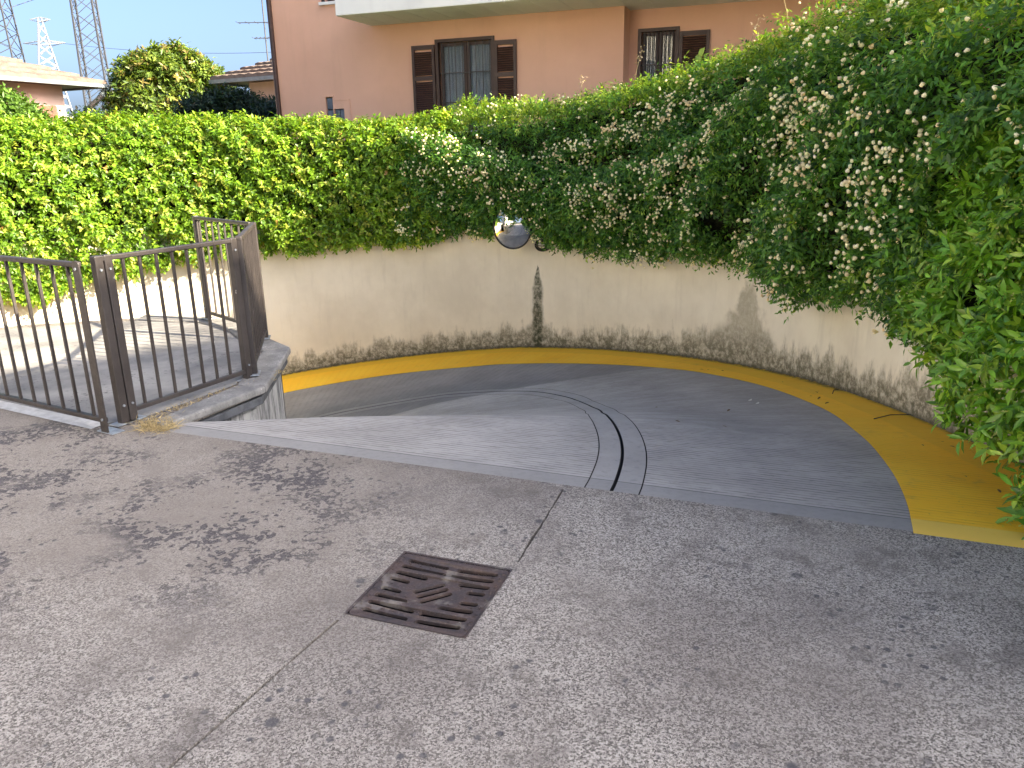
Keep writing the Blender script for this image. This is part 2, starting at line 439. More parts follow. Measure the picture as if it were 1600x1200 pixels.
class MB:
    """collects world-space geometry, builds one mesh object"""
    def __init__(s):
        s.v = []; s.f = []
    def quad(s, *pts):
        i = len(s.v); s.v += [tuple(p) for p in pts]; s.f.append(tuple(range(i, i + len(pts))))
        return s
    def box(s, c, size, rz=0.0, ax=None):
        hx, hy, hz = size[0] / 2, size[1] / 2, size[2] / 2
        ca, sa = math.cos(rz), math.sin(rz)
        i = len(s.v)
        for dz in (-hz, hz):
            for dx, dy in ((-hx, -hy), (hx, -hy), (hx, hy), (-hx, hy)):
                s.v.append((c[0] + dx * ca - dy * sa, c[1] + dx * sa + dy * ca, c[2] + dz))
        s.f += [(i, i + 3, i + 2, i + 1), (i + 4, i + 5, i + 6, i + 7)]
        for k in range(4):
            k2 = (k + 1) % 4
            s.f.append((i + k, i + k2, i + 4 + k2, i + 4 + k))
        return s
    def bar(s, a, b, w, h=None, up=(0, 0, 1)):
        a = Vector(a); b = Vector(b); h = h or w
        d = (b - a).normalized(); u = Vector(up)
        if abs(d.dot(u)) > 0.98: u = Vector((1, 0, 0))
        x = d.cross(u).normalized(); y = x.cross(d).normalized()
        i = len(s.v)
        for p in (a, b):
            for sx, sy in ((-1, -1), (1, -1), (1, 1), (-1, 1)):
                s.v.append(tuple(p + x * sx * w / 2 + y * sy * h / 2))
        s.f += [(i, i + 1, i + 2, i + 3), (i + 7, i + 6, i + 5, i + 4)]
        for k in range(4):
            k2 = (k + 1) % 4
            s.f.append((i + k2, i + k, i + 4 + k, i + 4 + k2))
        return s
    def tube(s, pts, rad, n=8):
        pts = [Vector(p) for p in pts]
        rads = rad if isinstance(rad, (list, tuple)) else [rad] * len(pts)
        i0 = len(s.v)
        for k, p in enumerate(pts):
            d = (pts[min(k + 1, len(pts) - 1)] - pts[max(k - 1, 0)]).normalized()
            u = Vector((0, 0, 1)) if abs(d.z) < 0.9 else Vector((1, 0, 0))
            x = d.cross(u).normalized(); y = x.cross(d)
            for j in range(n):
                a = 2 * PI * j / n
                s.v.append(tuple(p + (x * math.cos(a) + y * math.sin(a)) * rads[k]))
        for k in range(len(pts) - 1):
            for j in range(n):
                j2 = (j + 1) % n
                s.f.append((i0 + k * n + j, i0 + k * n + j2, i0 + (k + 1) * n + j2, i0 + (k + 1) * n + j))
        s.f.append(tuple(i0 + j for j in reversed(range(n))))
        s.f.append(tuple(i0 + (len(pts) - 1) * n + j for j in range(n)))
        return s
    def build(s, name, mat, parent=None, smooth=False, bevel=0.0):
        me = bpy.data.meshes.new(name)
        me.from_pydata(s.v, [], s.f)
        bm = bmesh.new(); bm.from_mesh(me)
        bmesh.ops.recalc_face_normals(bm, faces=bm.faces)
        if bevel:
            bmesh.ops.bevel(bm, geom=[e for e in bm.edges if len(e.link_faces) == 2 and e.calc_face_angle(0) > 0.6], offset=bevel, segments=2, profile=0.5, affect='EDGES')
        bm.to_mesh(me); bm.free()
        if smooth:
            me.shade_smooth()
        return link_mesh(name, me, mat, parent)

def poly_sheet(name, outer, holes, z, mat, parent=None, thick=0.0):
    loops = [[Vector((p[0], p[1], 0)) for p in outer]] + [[Vector((p[0], p[1], 0)) for p in h] for h in holes]
    tris = tessellate_polygon(loops)
    flat = [p for l in loops for p in l]
    mb = MB()
    mb.v = [(p.x, p.y, z) for p in flat]
    for t in tris:
        a, b, c = (flat[i] for i in t)
        cr = (b - a).cross(c - a).z
        mb.f.append(tuple(t) if cr > 0 else tuple(reversed(t)))
    if thick:
        k = 0
        for l in loops:
            n = len(l)
            base = len(mb.v)
            mb.v += [(p.x, p.y, z - thick) for p in l]
            for j in range(n):
                j2 = (j + 1) % n
                mb.f.append((k + j, base + j, base + j2, k + j2))
            k += n
    me = bpy.data.meshes.new(name)
    me.from_pydata(mb.v, [], mb.f)
    return link_mesh(name, me, mat, parent)

def set_attr(me, name, vals):
    a = me.attributes.new(name, 'FLOAT', 'POINT')
    a.data.foreach_set('value', np.asarray(vals, dtype=np.float32))

# ------------------------------------------------------------------ ramp geometry functions
Q = (-2.6, 4.62)
A0 = (-2.197, 4.47)
def ramp_s(x, y): return 0.348 * (x - A0[0]) + 0.938 * (y - A0[1])
def ramp_z(x, y):
    s = ramp_s(x, y)
    a = np.degrees(np.arctan2(y - Q[1], x - Q[0])); a = np.where(a < -100, a + 360, a)
    r = np.hypot(x - Q[0], y - Q[1])
    t = np.clip((r - 1.3) / 2.9, 0, 1)
    z1 = -0.10 * s
    z2 = -0.0163 * (a - 9 + 16.5 * t) - 0.005 * np.maximum(0, a - 68)
    k = 0.07
    h = np.maximum(k - np.abs(z1 - z2), 0) / k
    return np.minimum(np.minimum(z1, z2) - h * h * k / 4, -0.003)

WC = (-3.25, 6.3); WR = 6.1; WY0 = -2.0
def wall_pt(ul):
    """point on the wall face and the normal pointing to the ramp, by length along the wall"""
    if ul < 8.3:
        y = WY0 + ul
        return Vector((2.95 - 0.10 * ul / 8.3, y, 0)), Vector((-1, 0, 0))
    th = (ul - 8.3) / WR
    d = Vector((math.cos(th), math.sin(th), 0))
    return Vector((WC[0], WC[1], 0)) + d * WR, -d
WALL_END = 8.3 + WR * R(186)

PHI0 = -20.35
yk = np.array([-20.5, -13.7, -6.8, 2.2, 14.1, 26, 37.8, 47.6, 59.4, 70.7, 84.1, 97, 130, 200])
yr = np.array([4.619, 4.675, 4.743, 4.860, 5.123, 5.476, 5.799, 5.960, 6.123, 6.244, 6.54, 6.70, 6.6, 5.4])
ck = np.array([-20.5, -15.5, -10.2, -6.2, -1.7, 3.0, 8.3, 16.0, 28.2, 34.8, 39.6, 43.3, 46.1, 48.8, 51.2, 53.9, 56.3, 58.5, 62.8, 67, 76.6, 87.4, 130, 200])
cr_ = np.array([3.289, 3.272, 3.268, 3.268, 3.271, 3.278, 3.305, 3.413, 3.741, 3.987, 4.203, 4.343, 4.433, 4.531, 4.600, 4.655, 4.68, 4.70, 4.72, 4.74, 4.82, 4.95, 4.9, 4.2])
def smooth_interp(x, xp, fp):
    d = np.linspace(-2, 2, 9)
    return np.mean([np.interp(x + t, xp, fp) for t in d], axis=0) if np.ndim(x) else float(np.mean(np.interp(x + d, xp, fp)))
def wall_r(phi_deg):
    a = R(phi_deg); dx, dy = math.cos(a), math.sin(a)
    # circle
    ox, oy = Q[0] - WC[0], Q[1] - WC[1]
    b = ox * dx + oy * dy; c = ox * ox + oy * oy - WR * WR
    t = -b + math.sqrt(b * b - c)
    if Q[1] + t * dy < WC[1] and dx > 0:
        t = (2.90 - Q[0]) / dx
    return t

phis = np.concatenate([np.linspace(PHI0 - 0.35, 20, 72), np.linspace(20.6, 110, 130), np.linspace(111, 190, 50)])
rc = smooth_interp(phis, ck, cr_); ry = smooth_interp(phis, yk, yr); rw = np.array([wall_r(p) for p in phis])
# keep the values exact at the ramp head
def strip_mesh(name, r0, r1, nr, mat, parent, dz=0.0, prof=None):
    n = len(phis)
    T = np.linspace(0, 1, nr + 1)
    rr = r0[:, None] + (r1 - r0)[:, None] * T[None, :]
    a = np.radians(phis)[:, None]
    x = Q[0] + rr * np.cos(a); y = Q[1] + rr * np.sin(a)
    z = ramp_z(x, y) + dz
    if prof is not None:
        z = z + np.asarray(prof)[None, :]
    v = np.stack([x, y, z], -1).reshape(-1, 3)
    w = nr + 1
    f = [(i * w + j, i * w + j + 1, (i + 1) * w + j + 1, (i + 1) * w + j) for i in range(n - 1) for j in range(nr)]
    me = bpy.data.meshes.new(name)
    me.from_pydata(v.tolist(), [], f)
    set_attr(me, 's', ramp_s(x, y).ravel())
    set_attr(me, 'ph', np.repeat(np.radians(phis), w))
    set_attr(me, 'rc', (rr - rc[:, None]).ravel())
    set_attr(me, 'dw', (rw[:, None] - rr).ravel())
    me.shade_smooth()
    return link_mesh(name, me, mat, parent)

ramp = empty('ramp', (0.5, 6.5, -0.5)); tag(ramp, 'curved grey concrete car ramp descending behind the railing', kind='structure')
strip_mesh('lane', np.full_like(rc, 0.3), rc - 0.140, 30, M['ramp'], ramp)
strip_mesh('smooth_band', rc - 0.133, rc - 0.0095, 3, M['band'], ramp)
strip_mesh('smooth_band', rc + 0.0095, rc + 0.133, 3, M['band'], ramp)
strip_mesh('drain_channel', rc - 0.010, rc + 0.010, 4, M['dark'], ramp, 0, [-0.002, -0.035, -0.04, -0.035, -0.002])
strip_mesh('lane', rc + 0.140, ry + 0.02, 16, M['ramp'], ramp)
strip_mesh('yellow_edge_strip', ry, rw + 0.06, 14, M['yellow'], ramp, 0.004)
strip_mesh('ramp_base', np.full_like(rc, 0.3), rw + 0.06, 30, M['dark'], ramp, -0.03)

# ------------------------------------------------------------------ apron (driveway) with grate hole and joints
GC = (-0.319, 2.592); GA = R(-19.9); GS = 0.462
ge1 = (math.cos(GA), math.sin(GA)); ge2 = (-math.sin(GA), math.cos(GA))
def gl(a, b): return (GC[0] + a * ge1[0] + b * ge2[0], GC[1] + a * ge1[1] + b * ge2[1])
hs = GS / 2 + 0.008
inner = [(-2.197, 4.47), (-1.83, 5.33), (-1.965, 6.47), (-2.28, 6.86), (-2.62, 7.42), (-3.1, 7.82), (-3.9, 8.0), (-5.0, 7.72), (-6.1, 6.9), (-6.9, 5.6), (-7.2, 4.0)]
outer = [(-13, -16), (4, -16), (3.05, -2.2), (2.93, 2.556)] + [(A0[0] + t * (2.93 - A0[0]), A0[1] + t * (2.556 - A0[1])) for t in (0.75, 0.5, 0.25)] + inner + [(-9.5, 4.0), (-13, 2.0)]
hole = [gl(-hs, -hs), gl(hs, -hs), gl(hs, hs), gl(-hs, hs)]
def joint(p, q, w=0.008):
    d = Vector((q[0] - p[0], q[1] - p[1])).normalized(); nn = Vector((-d.y, d.x)) * w / 2
    L = (Vector(q) - Vector(p)).length
    L1, L2 = [], []
    k = 14
    for i in range(k + 1):
        c = Vector(p) + d * (L * i / k); j = nn * random.uniform(0.6, 1.3); o = nn * random.uniform(-0.5, 0.5)
        L1.append((c.x + j.x + o.x, c.y + j.y + o.y)); L2.append((c.x - j.x + o.x, c.y - j.y + o.y))
    return L1 + L2[::-1]
j1 = joint((0.247, 3.50), (0.012, 2.80), 0.011); j2 = joint((-0.640, 2.41), (-1.50, 0.55), 0.012)
driveway = poly_sheet('driveway', outer, [hole, j1, j2], 0.0, M['apron'], thick=0.05)
tag(driveway, 'worn grey exposed aggregate concrete driveway in the foreground', kind='structure')
sub = poly_sheet('joint_filler', [(-1.7, 0.3), (0.45, 0.3), (0.45, 3.49), (0.1, 3.6), (-1.7, 4.1)], [[gl(-hs - .02, -hs - .02), gl(hs + .02, -hs - .02), gl(hs + .02, hs + .02), gl(-hs - .02, hs + .02)]], -0.029, M['dark'], driveway)
# platform fascia below the slab edge (old cement), kept inside the coping line
mb = MB()
pl = [Vector((p[0], p[1], 0)) for p in inner]
for i in range(len(pl) - 1):
    a, b = pl[i], pl[i + 1]
    nn = Vector((b.y - a.y, -(b.x - a.x), 0)).normalized()
    a2, b2 = a - nn * 0.05, b - nn * 0.05
    mb.quad((a2.x, a2.y, -0.03), (b2.x, b2.y, -0.03), (b2.x, b2.y, -3.6), (a2.x, a2.y, -3.6))
inner_wall = empty('platform_wall', (-2.2, 5.5, 0), 'white mould streaked wall with cement coping under the brown railing', 'wall')
mb.build('wall_face', M['white'], inner_wall)
offs = 0.075
def off_line(pts, d):
    out = []
    for i, p in enumerate(pts):
        ds = []
        if i > 0: ds.append((pts[i] - pts[i - 1]).normalized())
        if i < len(pts) - 1: ds.append((pts[i + 1] - pts[i]).normalized())
        ns = [Vector((t.y, -t.x, 0)) for t in ds]
        nn = sum(ns, Vector((0, 0, 0))).normalized()
        k = 1 / max(0.6, nn.dot(ns[0]))
        out.append(p + nn * d * k)
    return out
po = off_line(pl, 0.05); pi_ = off_line(pl, -0.17)
pm0 = off_line(pl, 0.015); pm1 = off_line(pl, -0.06)
for i in range(6):
    g = 0.004
    a, b, c, d = po[i], po[i + 1], pi_[i + 1], pi_[i]
    def lerp(p, q, t): return p + (q - p) * t
    z0, z1 = -0.035, 0.022
    q = [lerp(a, b, g), lerp(b, a, g), lerp(c, d, g), lerp(d, c, g)]
    if i == 0:
        q[0] = Vector((-2.17, 4.50, 0)); q[3] = Vector((-2.28, 4.57, 0))
    mbb = MB()
    mbb.v = [(p.x, p.y, z0) for p in q] + [(p.x, p.y, z1) for p in q]
    mbb.f = [(3, 2, 1, 0), (4, 5, 6, 7)] + [(k, (k + 1) % 4, 4 + (k + 1) % 4, 4 + k) for k in range(4)]
    mbb.build('coping_slab', M['coping'], inner_wall, bevel=0.014)
    a, b, c, d = pm0[i], pm0[i + 1], pm1[i + 1], pm1[i]
    mbb = MB()
    mbb.v = [(p.x, p.y, -0.12) for p in (a, b, c, d)] + [(p.x, p.y, -0.06) for p in (a, b, c, d)]
    mbb.f = [(3, 2, 1, 0), (4, 5, 6, 7)] + [(k, (k + 1) % 4, 4 + (k + 1) % 4, 4 + k) for k in range(4)]
    if i < 3: mbb.build('moulding', M['blue'], inner_wall, bevel=0.008)

def mat_walk():
    n = NT('pale_walkway_cement')
    w = n.noise(1.5, 6, 0.65); f = n.noise(24, 5, 0.7)
    c = n.mix(n.rng(w, 0.3, 0.66), (0.17, 0.168, 0.165), (0.34, 0.325, 0.30))
    c = n.mix(n.m('MULTIPLY', n.rng(f, 0.5, 0.7), n.rng(n.noise(2.4, 4, 0.6, n.map(n.pos, loc=(4, 1, 0))), 0.4, 0.6)), c, (0.085, 0.083, 0.085))
    return n.done(c, 0.88, n.bump(f, 0.35, 0.006), spec=0.25)
wk = [(-5.3, 6.02), (-2.57, 4.60), (-2.40, 4.66), (-2.03, 5.42), (-2.17, 6.40), (-2.46, 6.80), (-2.79, 7.33), (-3.18, 7.65), (-3.9, 7.81), (-4.95, 7.54), (-6.0, 6.75), (-6.7, 5.6), (-6.8, 4.9)]
walk = poly_sheet('walkway', wk, [], 0.005, mat_walk()); tag(walk, 'pale cement walkway enclosed by the brown railing', kind='structure')
# pale strip at the foot of the left panel
st = poly_sheet('cement_strip', [(-5.2, 5.86), (-2.62, 4.50), (-2.56, 4.62), (-5.1, 6.02)], [], 0.004, M['strip']); tag(st, 'pale cement strip under the left railing panel', kind='structure')

# ------------------------------------------------------------------ garden / far ground
arc = [wall_pt(u)[0] for u in np.linspace(0, WALL_END, 90)]
arc_o = []
for u in np.linspace(0, WALL_END, 90):
    p, nrm = wall_pt(u); arc_o.append(p - nrm * 0.15)
g_outer = [(p.x, p.y) for p in arc_o] + [(-10, 2.0), (-14, 1.5), (-900, 1.5), (-900, 1500), (900, 1500), (900, -1.9)]
garden = poly_sheet('ground', g_outer, [], 0.40, M['earth']); tag(garden, 'garden soil and grass behind the retaining wall', kind='structure')
back = poly_sheet('ground_near', [(-900, -900), (900, -900), (900, -1.9), (3.1, -1.9), (3.1, -15.9), (-12.9, -15.9), (-12.9, 1.5), (-900, 1.5)], [], -0.01, M['earth']); tag(back, 'ground around the driveway', kind='structure')

# ------------------------------------------------------------------ curved retaining wall
us = np.concatenate([np.linspace(0, 8.3, 60), np.linspace(8.36, WALL_END, 260)])
WT = 0.5
zr = None
V, F, HB, UL = [], [], [], []
levels = np.linspace(0, 1, 15)
for u in us:
    p, nrm = wall_pt(u)
    q = p + nrm * 0.03
    zb = float(ramp_z(np.float64(q.x), np.float64(q.y))) if ramp_s(q.x, q.y) > 0 else 0.0
    for l in levels:
        z = zb - 0.25 + (WT - zb + 0.25) * l
        V.append((p.x, p.y, z)); HB.append(z - zb); UL.append(u)
    o = p - nrm * 0.2
    V.append((o.x, o.y, WT)); HB.append(2.0); UL.append(u)
    V.append((o.x, o.y, 0.2)); HB.append(2.0); UL.append(u)
w = len(levels) + 2
for i in range(len(us) - 1):
    for j in range(w - 1):
        F.append((i * w + j, i * w + j + 1, (i + 1) * w + j + 1, (i + 1) * w + j))
me = bpy.data.meshes.new('wall_face'); me.from_pydata(V, [], F)
set_attr(me, 'hb', HB); set_attr(me, 'ul', UL)
rwall = empty('retaining_wall', (0.5, 11.2, -1.2), 'curved cream retaining wall with mould stains along the ramp', 'wall')
link_mesh('wall_face', me, M['wall'], rwall)

# ------------------------------------------------------------------ drain grate
grate = empty('drain_grate', (GC[0], GC[1], 0), 'square rusty cast iron drain grate set in the concrete driveway', 'drain grate')
def dish(p): return -0.013 * (1 - min(1, (2 * p / GS) ** 2)) + 0.001
def slot_pts(ax, ay, bx, by, w, n=6):
    a = Vector((ax, ay)); b = Vector((bx, by)); d = (b - a).normalized(); nn = Vector((-d.y, d.x)); r = w / 2
    a2, b2 = a + d * r, b - d * r
    pts = []
    for i in range(n + 1):
        t = PI / 2 + PI * i / n; pts.append(a2 + (d * math.cos(t) + nn * math.sin(t)) * r)
    for i in range(1, 5): pts.append(a2 + (b2 - a2) * (i / 5) - nn * r)
    for i in range(n + 1):
        t = -PI / 2 + PI * i / n; pts.append(b2 + (d * math.cos(t) + nn * math.sin(t)) * r)
    for i in range(1, 5): pts.append(b2 + (a2 - b2) * (i / 5) + nn * r)
    return [(p.x, p.y) for p in pts]
def UU(a): return (a - 0.5) * GS
rows = [0.905, 0.80, 0.69, 0.585, 0.43, 0.32, 0.21, 0.10]
Lr = [(.07, .47), (.06, .49), (.06, .37), (.06, .25), (.06, .25), (.06, .36), (.06, .48), (.07, .475)]
Rr = [(.55, .935), (.52, .935), (.65, .94), (.77, .94), (.77, .94), (.63, .94), (.52, .935), (.535, .93)]
slots = []
for b, (l0, l1), (r0, r1) in zip(rows, Lr, Rr):
    bend = 0.0
    slots.append(slot_pts(UU(l0), UU(b), UU(l1), UU(b), 0.0255))
    slots.append(slot_pts(UU(r0), UU(b), UU(r1), UU(b), 0.0255))
for k in (-1, 0, 1):
    c = Vector((0.0, 0.003)) + Vector((0.707, -0.707)) * k * 0.037
    h = Vector((0.707, 0.707)) * 0.066
    slots.append(slot_pts(*(c - h), *(c + h), 0.0255))
e = GS / 2; rr_ = 0.014; sq = []
for cx_, cy_, a0 in ((e - rr_, e - rr_, 0), (-e + rr_, e - rr_, 90), (-e + rr_, -e + rr_, 180), (e - rr_, -e + rr_, 270)):
    for i in range(5):
        t = R(a0 + 22.5 * i); sq.append((cx_ + rr_ * math.cos(t), cy_ + rr_ * math.sin(t)))
sq2 = []
for i in range(len(sq)):
    p, q = Vector(sq[i]), Vector(sq[(i + 1) % len(sq)])
    k = 12 if (q - p).length > 0.1 else 1
    sq2 += [tuple(p + (q - p) * (j / k)) for j in range(k)]
loops = [[Vector((*p, 0)) for p in sq2]] + [[Vector((*p, 0)) for p in s_] for s_ in slots]
tris = tessellate_polygon(loops); flat = [p for l in loops for p in l]
mb = MB(); NV = len(flat)
for zz in (0, -0.012):
    for p in flat:
        x, y = gl(p.x, p.y); mb.v.append((x, y, dish(p.x) + zz))
for t in tris:
    a, b, c = (flat[i] for i in t); tt = t if (b - a).cross(c - a).z > 0 else t[::-1]
    mb.f.append(tuple(tt))
k = 0
for l in loops:
    for j in range(len(l)):
        j2 = (j + 1) % len(l); mb.f.append((k + j, k + j2, NV + k + j2, NV + k + j))
    k += len(l)
mb.build('plate', M['cast'], grate)
# frame lip around the plate and the silt floor underneath
mb = MB()
for a, b, c, d in ((-hs, -hs, hs, -hs), (hs, -hs, hs, hs), (hs, hs, -hs, hs), (-hs, hs, -hs, -hs)):
    mb.quad((*gl(a, b), -0.001), (*gl(c, d), -0.001), (*gl(c, d), -0.45), (*gl(a, b), -0.45))
mb.build('pit_wall', M['pit'], grate)
MB().quad((*gl(-hs, -hs), -0.40), (*gl(hs, -hs), -0.40), (*gl(hs, hs), -0.40), (*gl(-hs, hs), -0.40)).build('pit_floor', M['pit'], grate)
mb = MB()
fo, fi = hs + 0.003, hs - 0.006
for a, b, c, d in ((-1, -1, 1, -1), (1, -1, 1, 1), (1, 1, -1, 1), (-1, 1, -1, -1)):
    mb.quad((*gl(a * fo, b * fo), 0.003), (*gl(c * fo, d * fo), 0.003), (*gl(c * fi, d * fi), 0.001), (*gl(a * fi, b * fi), 0.001))
mb.build('frame', M['cast'], grate)
# anti-slip studs between the slots and small cast rings
mb = MB()
def stud(u_, v_):
    x, y = gl(u_, v_); mb.box((x, y, dish(u_) + 0.002), (0.011, 0.005, 0.006), GA + random.choice((0.5, -0.6)))
for bi in range(len(rows) - 1):
    bm_ = (rows[bi] + rows[bi + 1]) / 2
    for a in (.03, .12, .22, .32, .70, .80, .90, .97):
        if bi == 3 and .2 < a < .8: continue
        stud(UU(a), UU(bm_))
for t in range(9):
    stud(UU(0.08 + 0.105 * t), UU(0.035)); stud(UU(0.022), UU(0.08 + 0.105 * t)); stud(UU(0.978), UU(0.08 + 0.105 * t))
tag(mb.build('anti_slip_studs', M['cast'], grate), kind='stuff')
for a, b in ((.50, .79), (.30, .51)):
    pts = [(*gl(UU(a) + 0.017 * math.cos(2 * PI * i / 18), UU(b) + 0.017 * math.sin(2 * PI * i / 18)), dish(UU(a)) + 0.001) for i in range(19)]
    MB().tube(pts, 0.0018, 5).build('cast_ring', M['cast'], grate)
def raised_text(txt, a, b, size, rot=0.0):
    cu = bpy.data.curves.new('lettering', 'FONT'); cu.body = txt; cu.size = size; cu.extrude = 0.0018; cu.align_x = 'CENTER'; cu.align_y = 'CENTER'
    to = bpy.data.objects.new('lettering_curve', cu); col.objects.link(to)
    dg = bpy.context.evaluated_depsgraph_get(); dg.update()
    me = bpy.data.meshes.new_from_object(to.evaluated_get(dg))
    bpy.data.objects.remove(to)
    x, y = gl(UU(a), UU(b))
    me.transform(Matrix.Translation((x, y, dish(UU(a)) + 0.0012)) @ Matrix.Rotation(GA + rot, 4, 'Z'))
    me.materials.clear()
    link_mesh('lettering', me, M['cast'], grate)
raised_text('NOVA', .50, .155, 0.028); raised_text('667', .50, .225, 0.020)

# ------------------------------------------------------------------ railings
def baluster_mesh(h, w=0.016, d=0.016):
    mb = MB(); mb.box((0, 0, h / 2), (w, d, h)); me = bpy.data.meshes.new('baluster')
    me.from_pydata(mb.v, [], mb.f); me.materials.append(M['iron']); return me
def railing(label, a, b, n, H=1.04, z0=0.07, posts=(), group='brown iron railing panels', margin=0.06, zb=0.0):
    a = Vector((*a, 0)); b = Vector((*b, 0)); d = (b - a); L = d.length; d.normalize(); rz = math.atan2(d.y, d.x)
    t = empty('railing', (a.x, a.y, zb), label, 'railing', group)
    Z = Vector((0, 0, zb))
    MB().bar(a + Z + Vector((0, 0, H - 0.016)), b + Z + Vector((0, 0, H - 0.016)), 0.042, 0.030).build('top_rail', M['iron'], t, bevel=0.006)
    MB().bar(a + Z + Vector((0, 0, z0)), b + Z + Vector((0, 0, z0)), 0.034, 0.030).build('bottom_rail', M['iron'], t, bevel=0.005)
    bh = H - 0.03 - z0 - 0.014
    me = baluster_mesh(bh)
    for i in range(n):
        p = a + d * (margin + (L - 2 * margin) * (i + 0.5) / n)
        o = bpy.data.objects.new('baluster', me); col.objects.link(o); o.parent = t
        o.location = Vector((p.x - a.x, p.y - a.y, z0 + 0.0145)); o.rotation_euler = (random.uniform(-.004, .004), random.uniform(-.004, .004), rz)
    for (pos, kind) in posts:
        p = a + d * pos
        if kind == 'flat':
            mb = MB(); w, hgt, th = 0.062, H + 0.012, 0.010
            prof = [(-w / 2, 0.0), (w / 2, 0.0), (w / 2, hgt - 0.02)] + [(w / 2 * math.cos(R(t_)) , hgt - 0.02 + 0.02 * math.sin(R(t_))) for t_ in (30, 60, 90, 120, 150)] + [(-w / 2, hgt - 0.02)]
            nn = Vector((-d.y, d.x, 0))
            k = len(prof)
            q0 = p - nn * 0.03
            mb.v = [tuple(q0 + d * x - nn * th + Vector((0, 0, zb + z))) for x, z in prof] + [tuple(q0 + d * x + Vector((0, 0, zb + z))) for x, z in prof]
            mb.f = [tuple(range(k)), tuple(reversed(range(k, 2 * k)))] + [(i, (i + 1) % k, k + (i + 1) % k, k + i) for i in range(k)]
            mb.build('post', M['iron'], t)
            for zz in (H - 0.035, 0.09):
                c = q0 - nn * th + Vector((0, 0, zb + zz))
                MB().tube([c + nn * 0.002, c - nn * 0.006], 0.009, 8).build('bolt', M['steel'], t)
        else:
            w = 0.056
            c = p
            mb = MB()
            mb.box((c.x, c.y, zb + (H + 0.004) / 2), (w, 0.05, H + 0.004), rz)
            mb.build('post', M['iron'], t, bevel=0.007)
            nn = Vector((-d.y, d.x, 0)) * (1 if (Vector((-d.y, d.x, 0)).dot(Vector((0, -1, 0))) > 0) else -1)
            for zz in (H - 0.08, 0.12):
                cc = c + nn * 0.025 + Vector((0, 0, zb + zz))
                MB().tube([cc, cc + nn * 0.007], 0.008, 8).build('bolt', M['steel'], t)
        MB().box((p.x, p.y, zb + 0.006), (0.15, 0.085, 0.007), rz).build('foot_plate', M['steel'], t, bevel=0.002)
    return t
railing('left brown iron railing panel with a flat bolted end post', (-4.75, 5.72), (-2.50, 4.47), 16, posts=((2.605, 'flat'), (0.05, 'box')), margin=0.03)
railing('front brown iron railing panel on the coping beside the ramp head', (-2.46, 4.60), (-1.975, 5.55), 7, H=1.05, posts=((0.0, 'box'), (0.062, 'box'), (1.055, 'box')), margin=0.11, zb=0.004)
railing('side brown iron railing panel running back along the coping', (-1.945, 5.58), (-2.235, 6.83), 9, H=1.03, posts=((0.03, 'box'), (1.27, 'box')), margin=0.06, zb=0.03)
railing('rear brown iron railing panel turning left at the far corner', (-2.28, 6.89), (-3.12, 7.76), 8, H=1.03, posts=((1.17, 'box'),), margin=0.04, zb=0.03)
# row of short white fixing studs on the coping outside the side panel
for i in range(9):
    t = i / 8
    p = Vector((-1.875, 5.72, 0)) * (1 - t) + Vector((-2.17, 6.84, 0)) * t

# ------------------------------------------------------------------ leaf builder
def unit(a): return a / np.maximum(1e-9, np.linalg.norm(a, axis=-1, keepdims=True))
def leaf_arrays(P, D, Nn, L, W, detailed=False):
    """P base, D axis, Nn normal, L length, W width -> verts, faces"""
    D = unit(D); S_ = unit(np.cross(D, Nn)); U = np.cross(S_, D)
    L = L[:, None]; W = W[:, None]
    if not detailed:
        v = np.stack([P, P + D * L * .45 + S_ * W * .5 + U * W * .12, P + D * L - U * L * .10, P + D * L * .45 - S_ * W * .5 + U * W * .12], 1)
        tri = np.array([[0, 1, 2], [0, 2, 3]]); k = 4
    else:
        v = np.stack([P, P + D * L * .28 + S_ * W * .40 + U * W * .10, P + D * L * .62 + S_ * W * .42 + U * W * .05, P + D * L - U * L * .14,
                      P + D * L * .62 - S_ * W * .42 + U * W * .05, P + D * L * .28 - S_ * W * .40 + U * W * .10, P + D * L * .30 - U * W * .04, P + D * L * .64 - U * W * .08], 1)
        tri = np.array([[0, 1, 6], [1, 2, 7], [1, 7, 6], [2, 3, 7], [0, 6, 5], [6, 7, 4], [6, 4, 5], [7, 3, 4]]); k = 8
    n = len(P)
    f = (tri[None] + (np.arange(n) * k)[:, None, None]).reshape(-1, 3)
    return v.reshape(-1, 3), f, k
def tri_mesh(name, v, f, cols=None, smooth=False):
    me = bpy.data.meshes.new(name)
    me.vertices.add(len(v)); me.vertices.foreach_set('co', np.ascontiguousarray(v, dtype=np.float32).ravel())
    nf = len(f)
    me.loops.add(nf * 3); me.loops.foreach_set('vertex_index', np.ascontiguousarray(f, dtype=np.int32).ravel())
    me.polygons.add(nf); me.polygons.foreach_set('loop_start', np.arange(0, nf * 3, 3, dtype=np.int32))
    me.polygons.foreach_set('loop_total', np.full(nf, 3, dtype=np.int32))
    if smooth: me.polygons.foreach_set('use_smooth', np.ones(nf, dtype=bool))
    me.update(calc_edges=True)
    if cols is not None:
        a = me.attributes.new('col', 'FLOAT_COLOR', 'POINT')
        c4 = np.ones((len(v), 4), dtype=np.float32); c4[:, :3] = cols
        a.data.foreach_set('color', c4.ravel())
    return me
def palette(n, cols, weights, jitter=0.18):
    cols = np.array(cols); idx = rng.choice(len(cols), n, p=np.array(weights) / np.sum(weights))
    return np.clip(cols[idx] * (1 + rng.normal(0, jitter, (n, 1))), 0.004, 1)
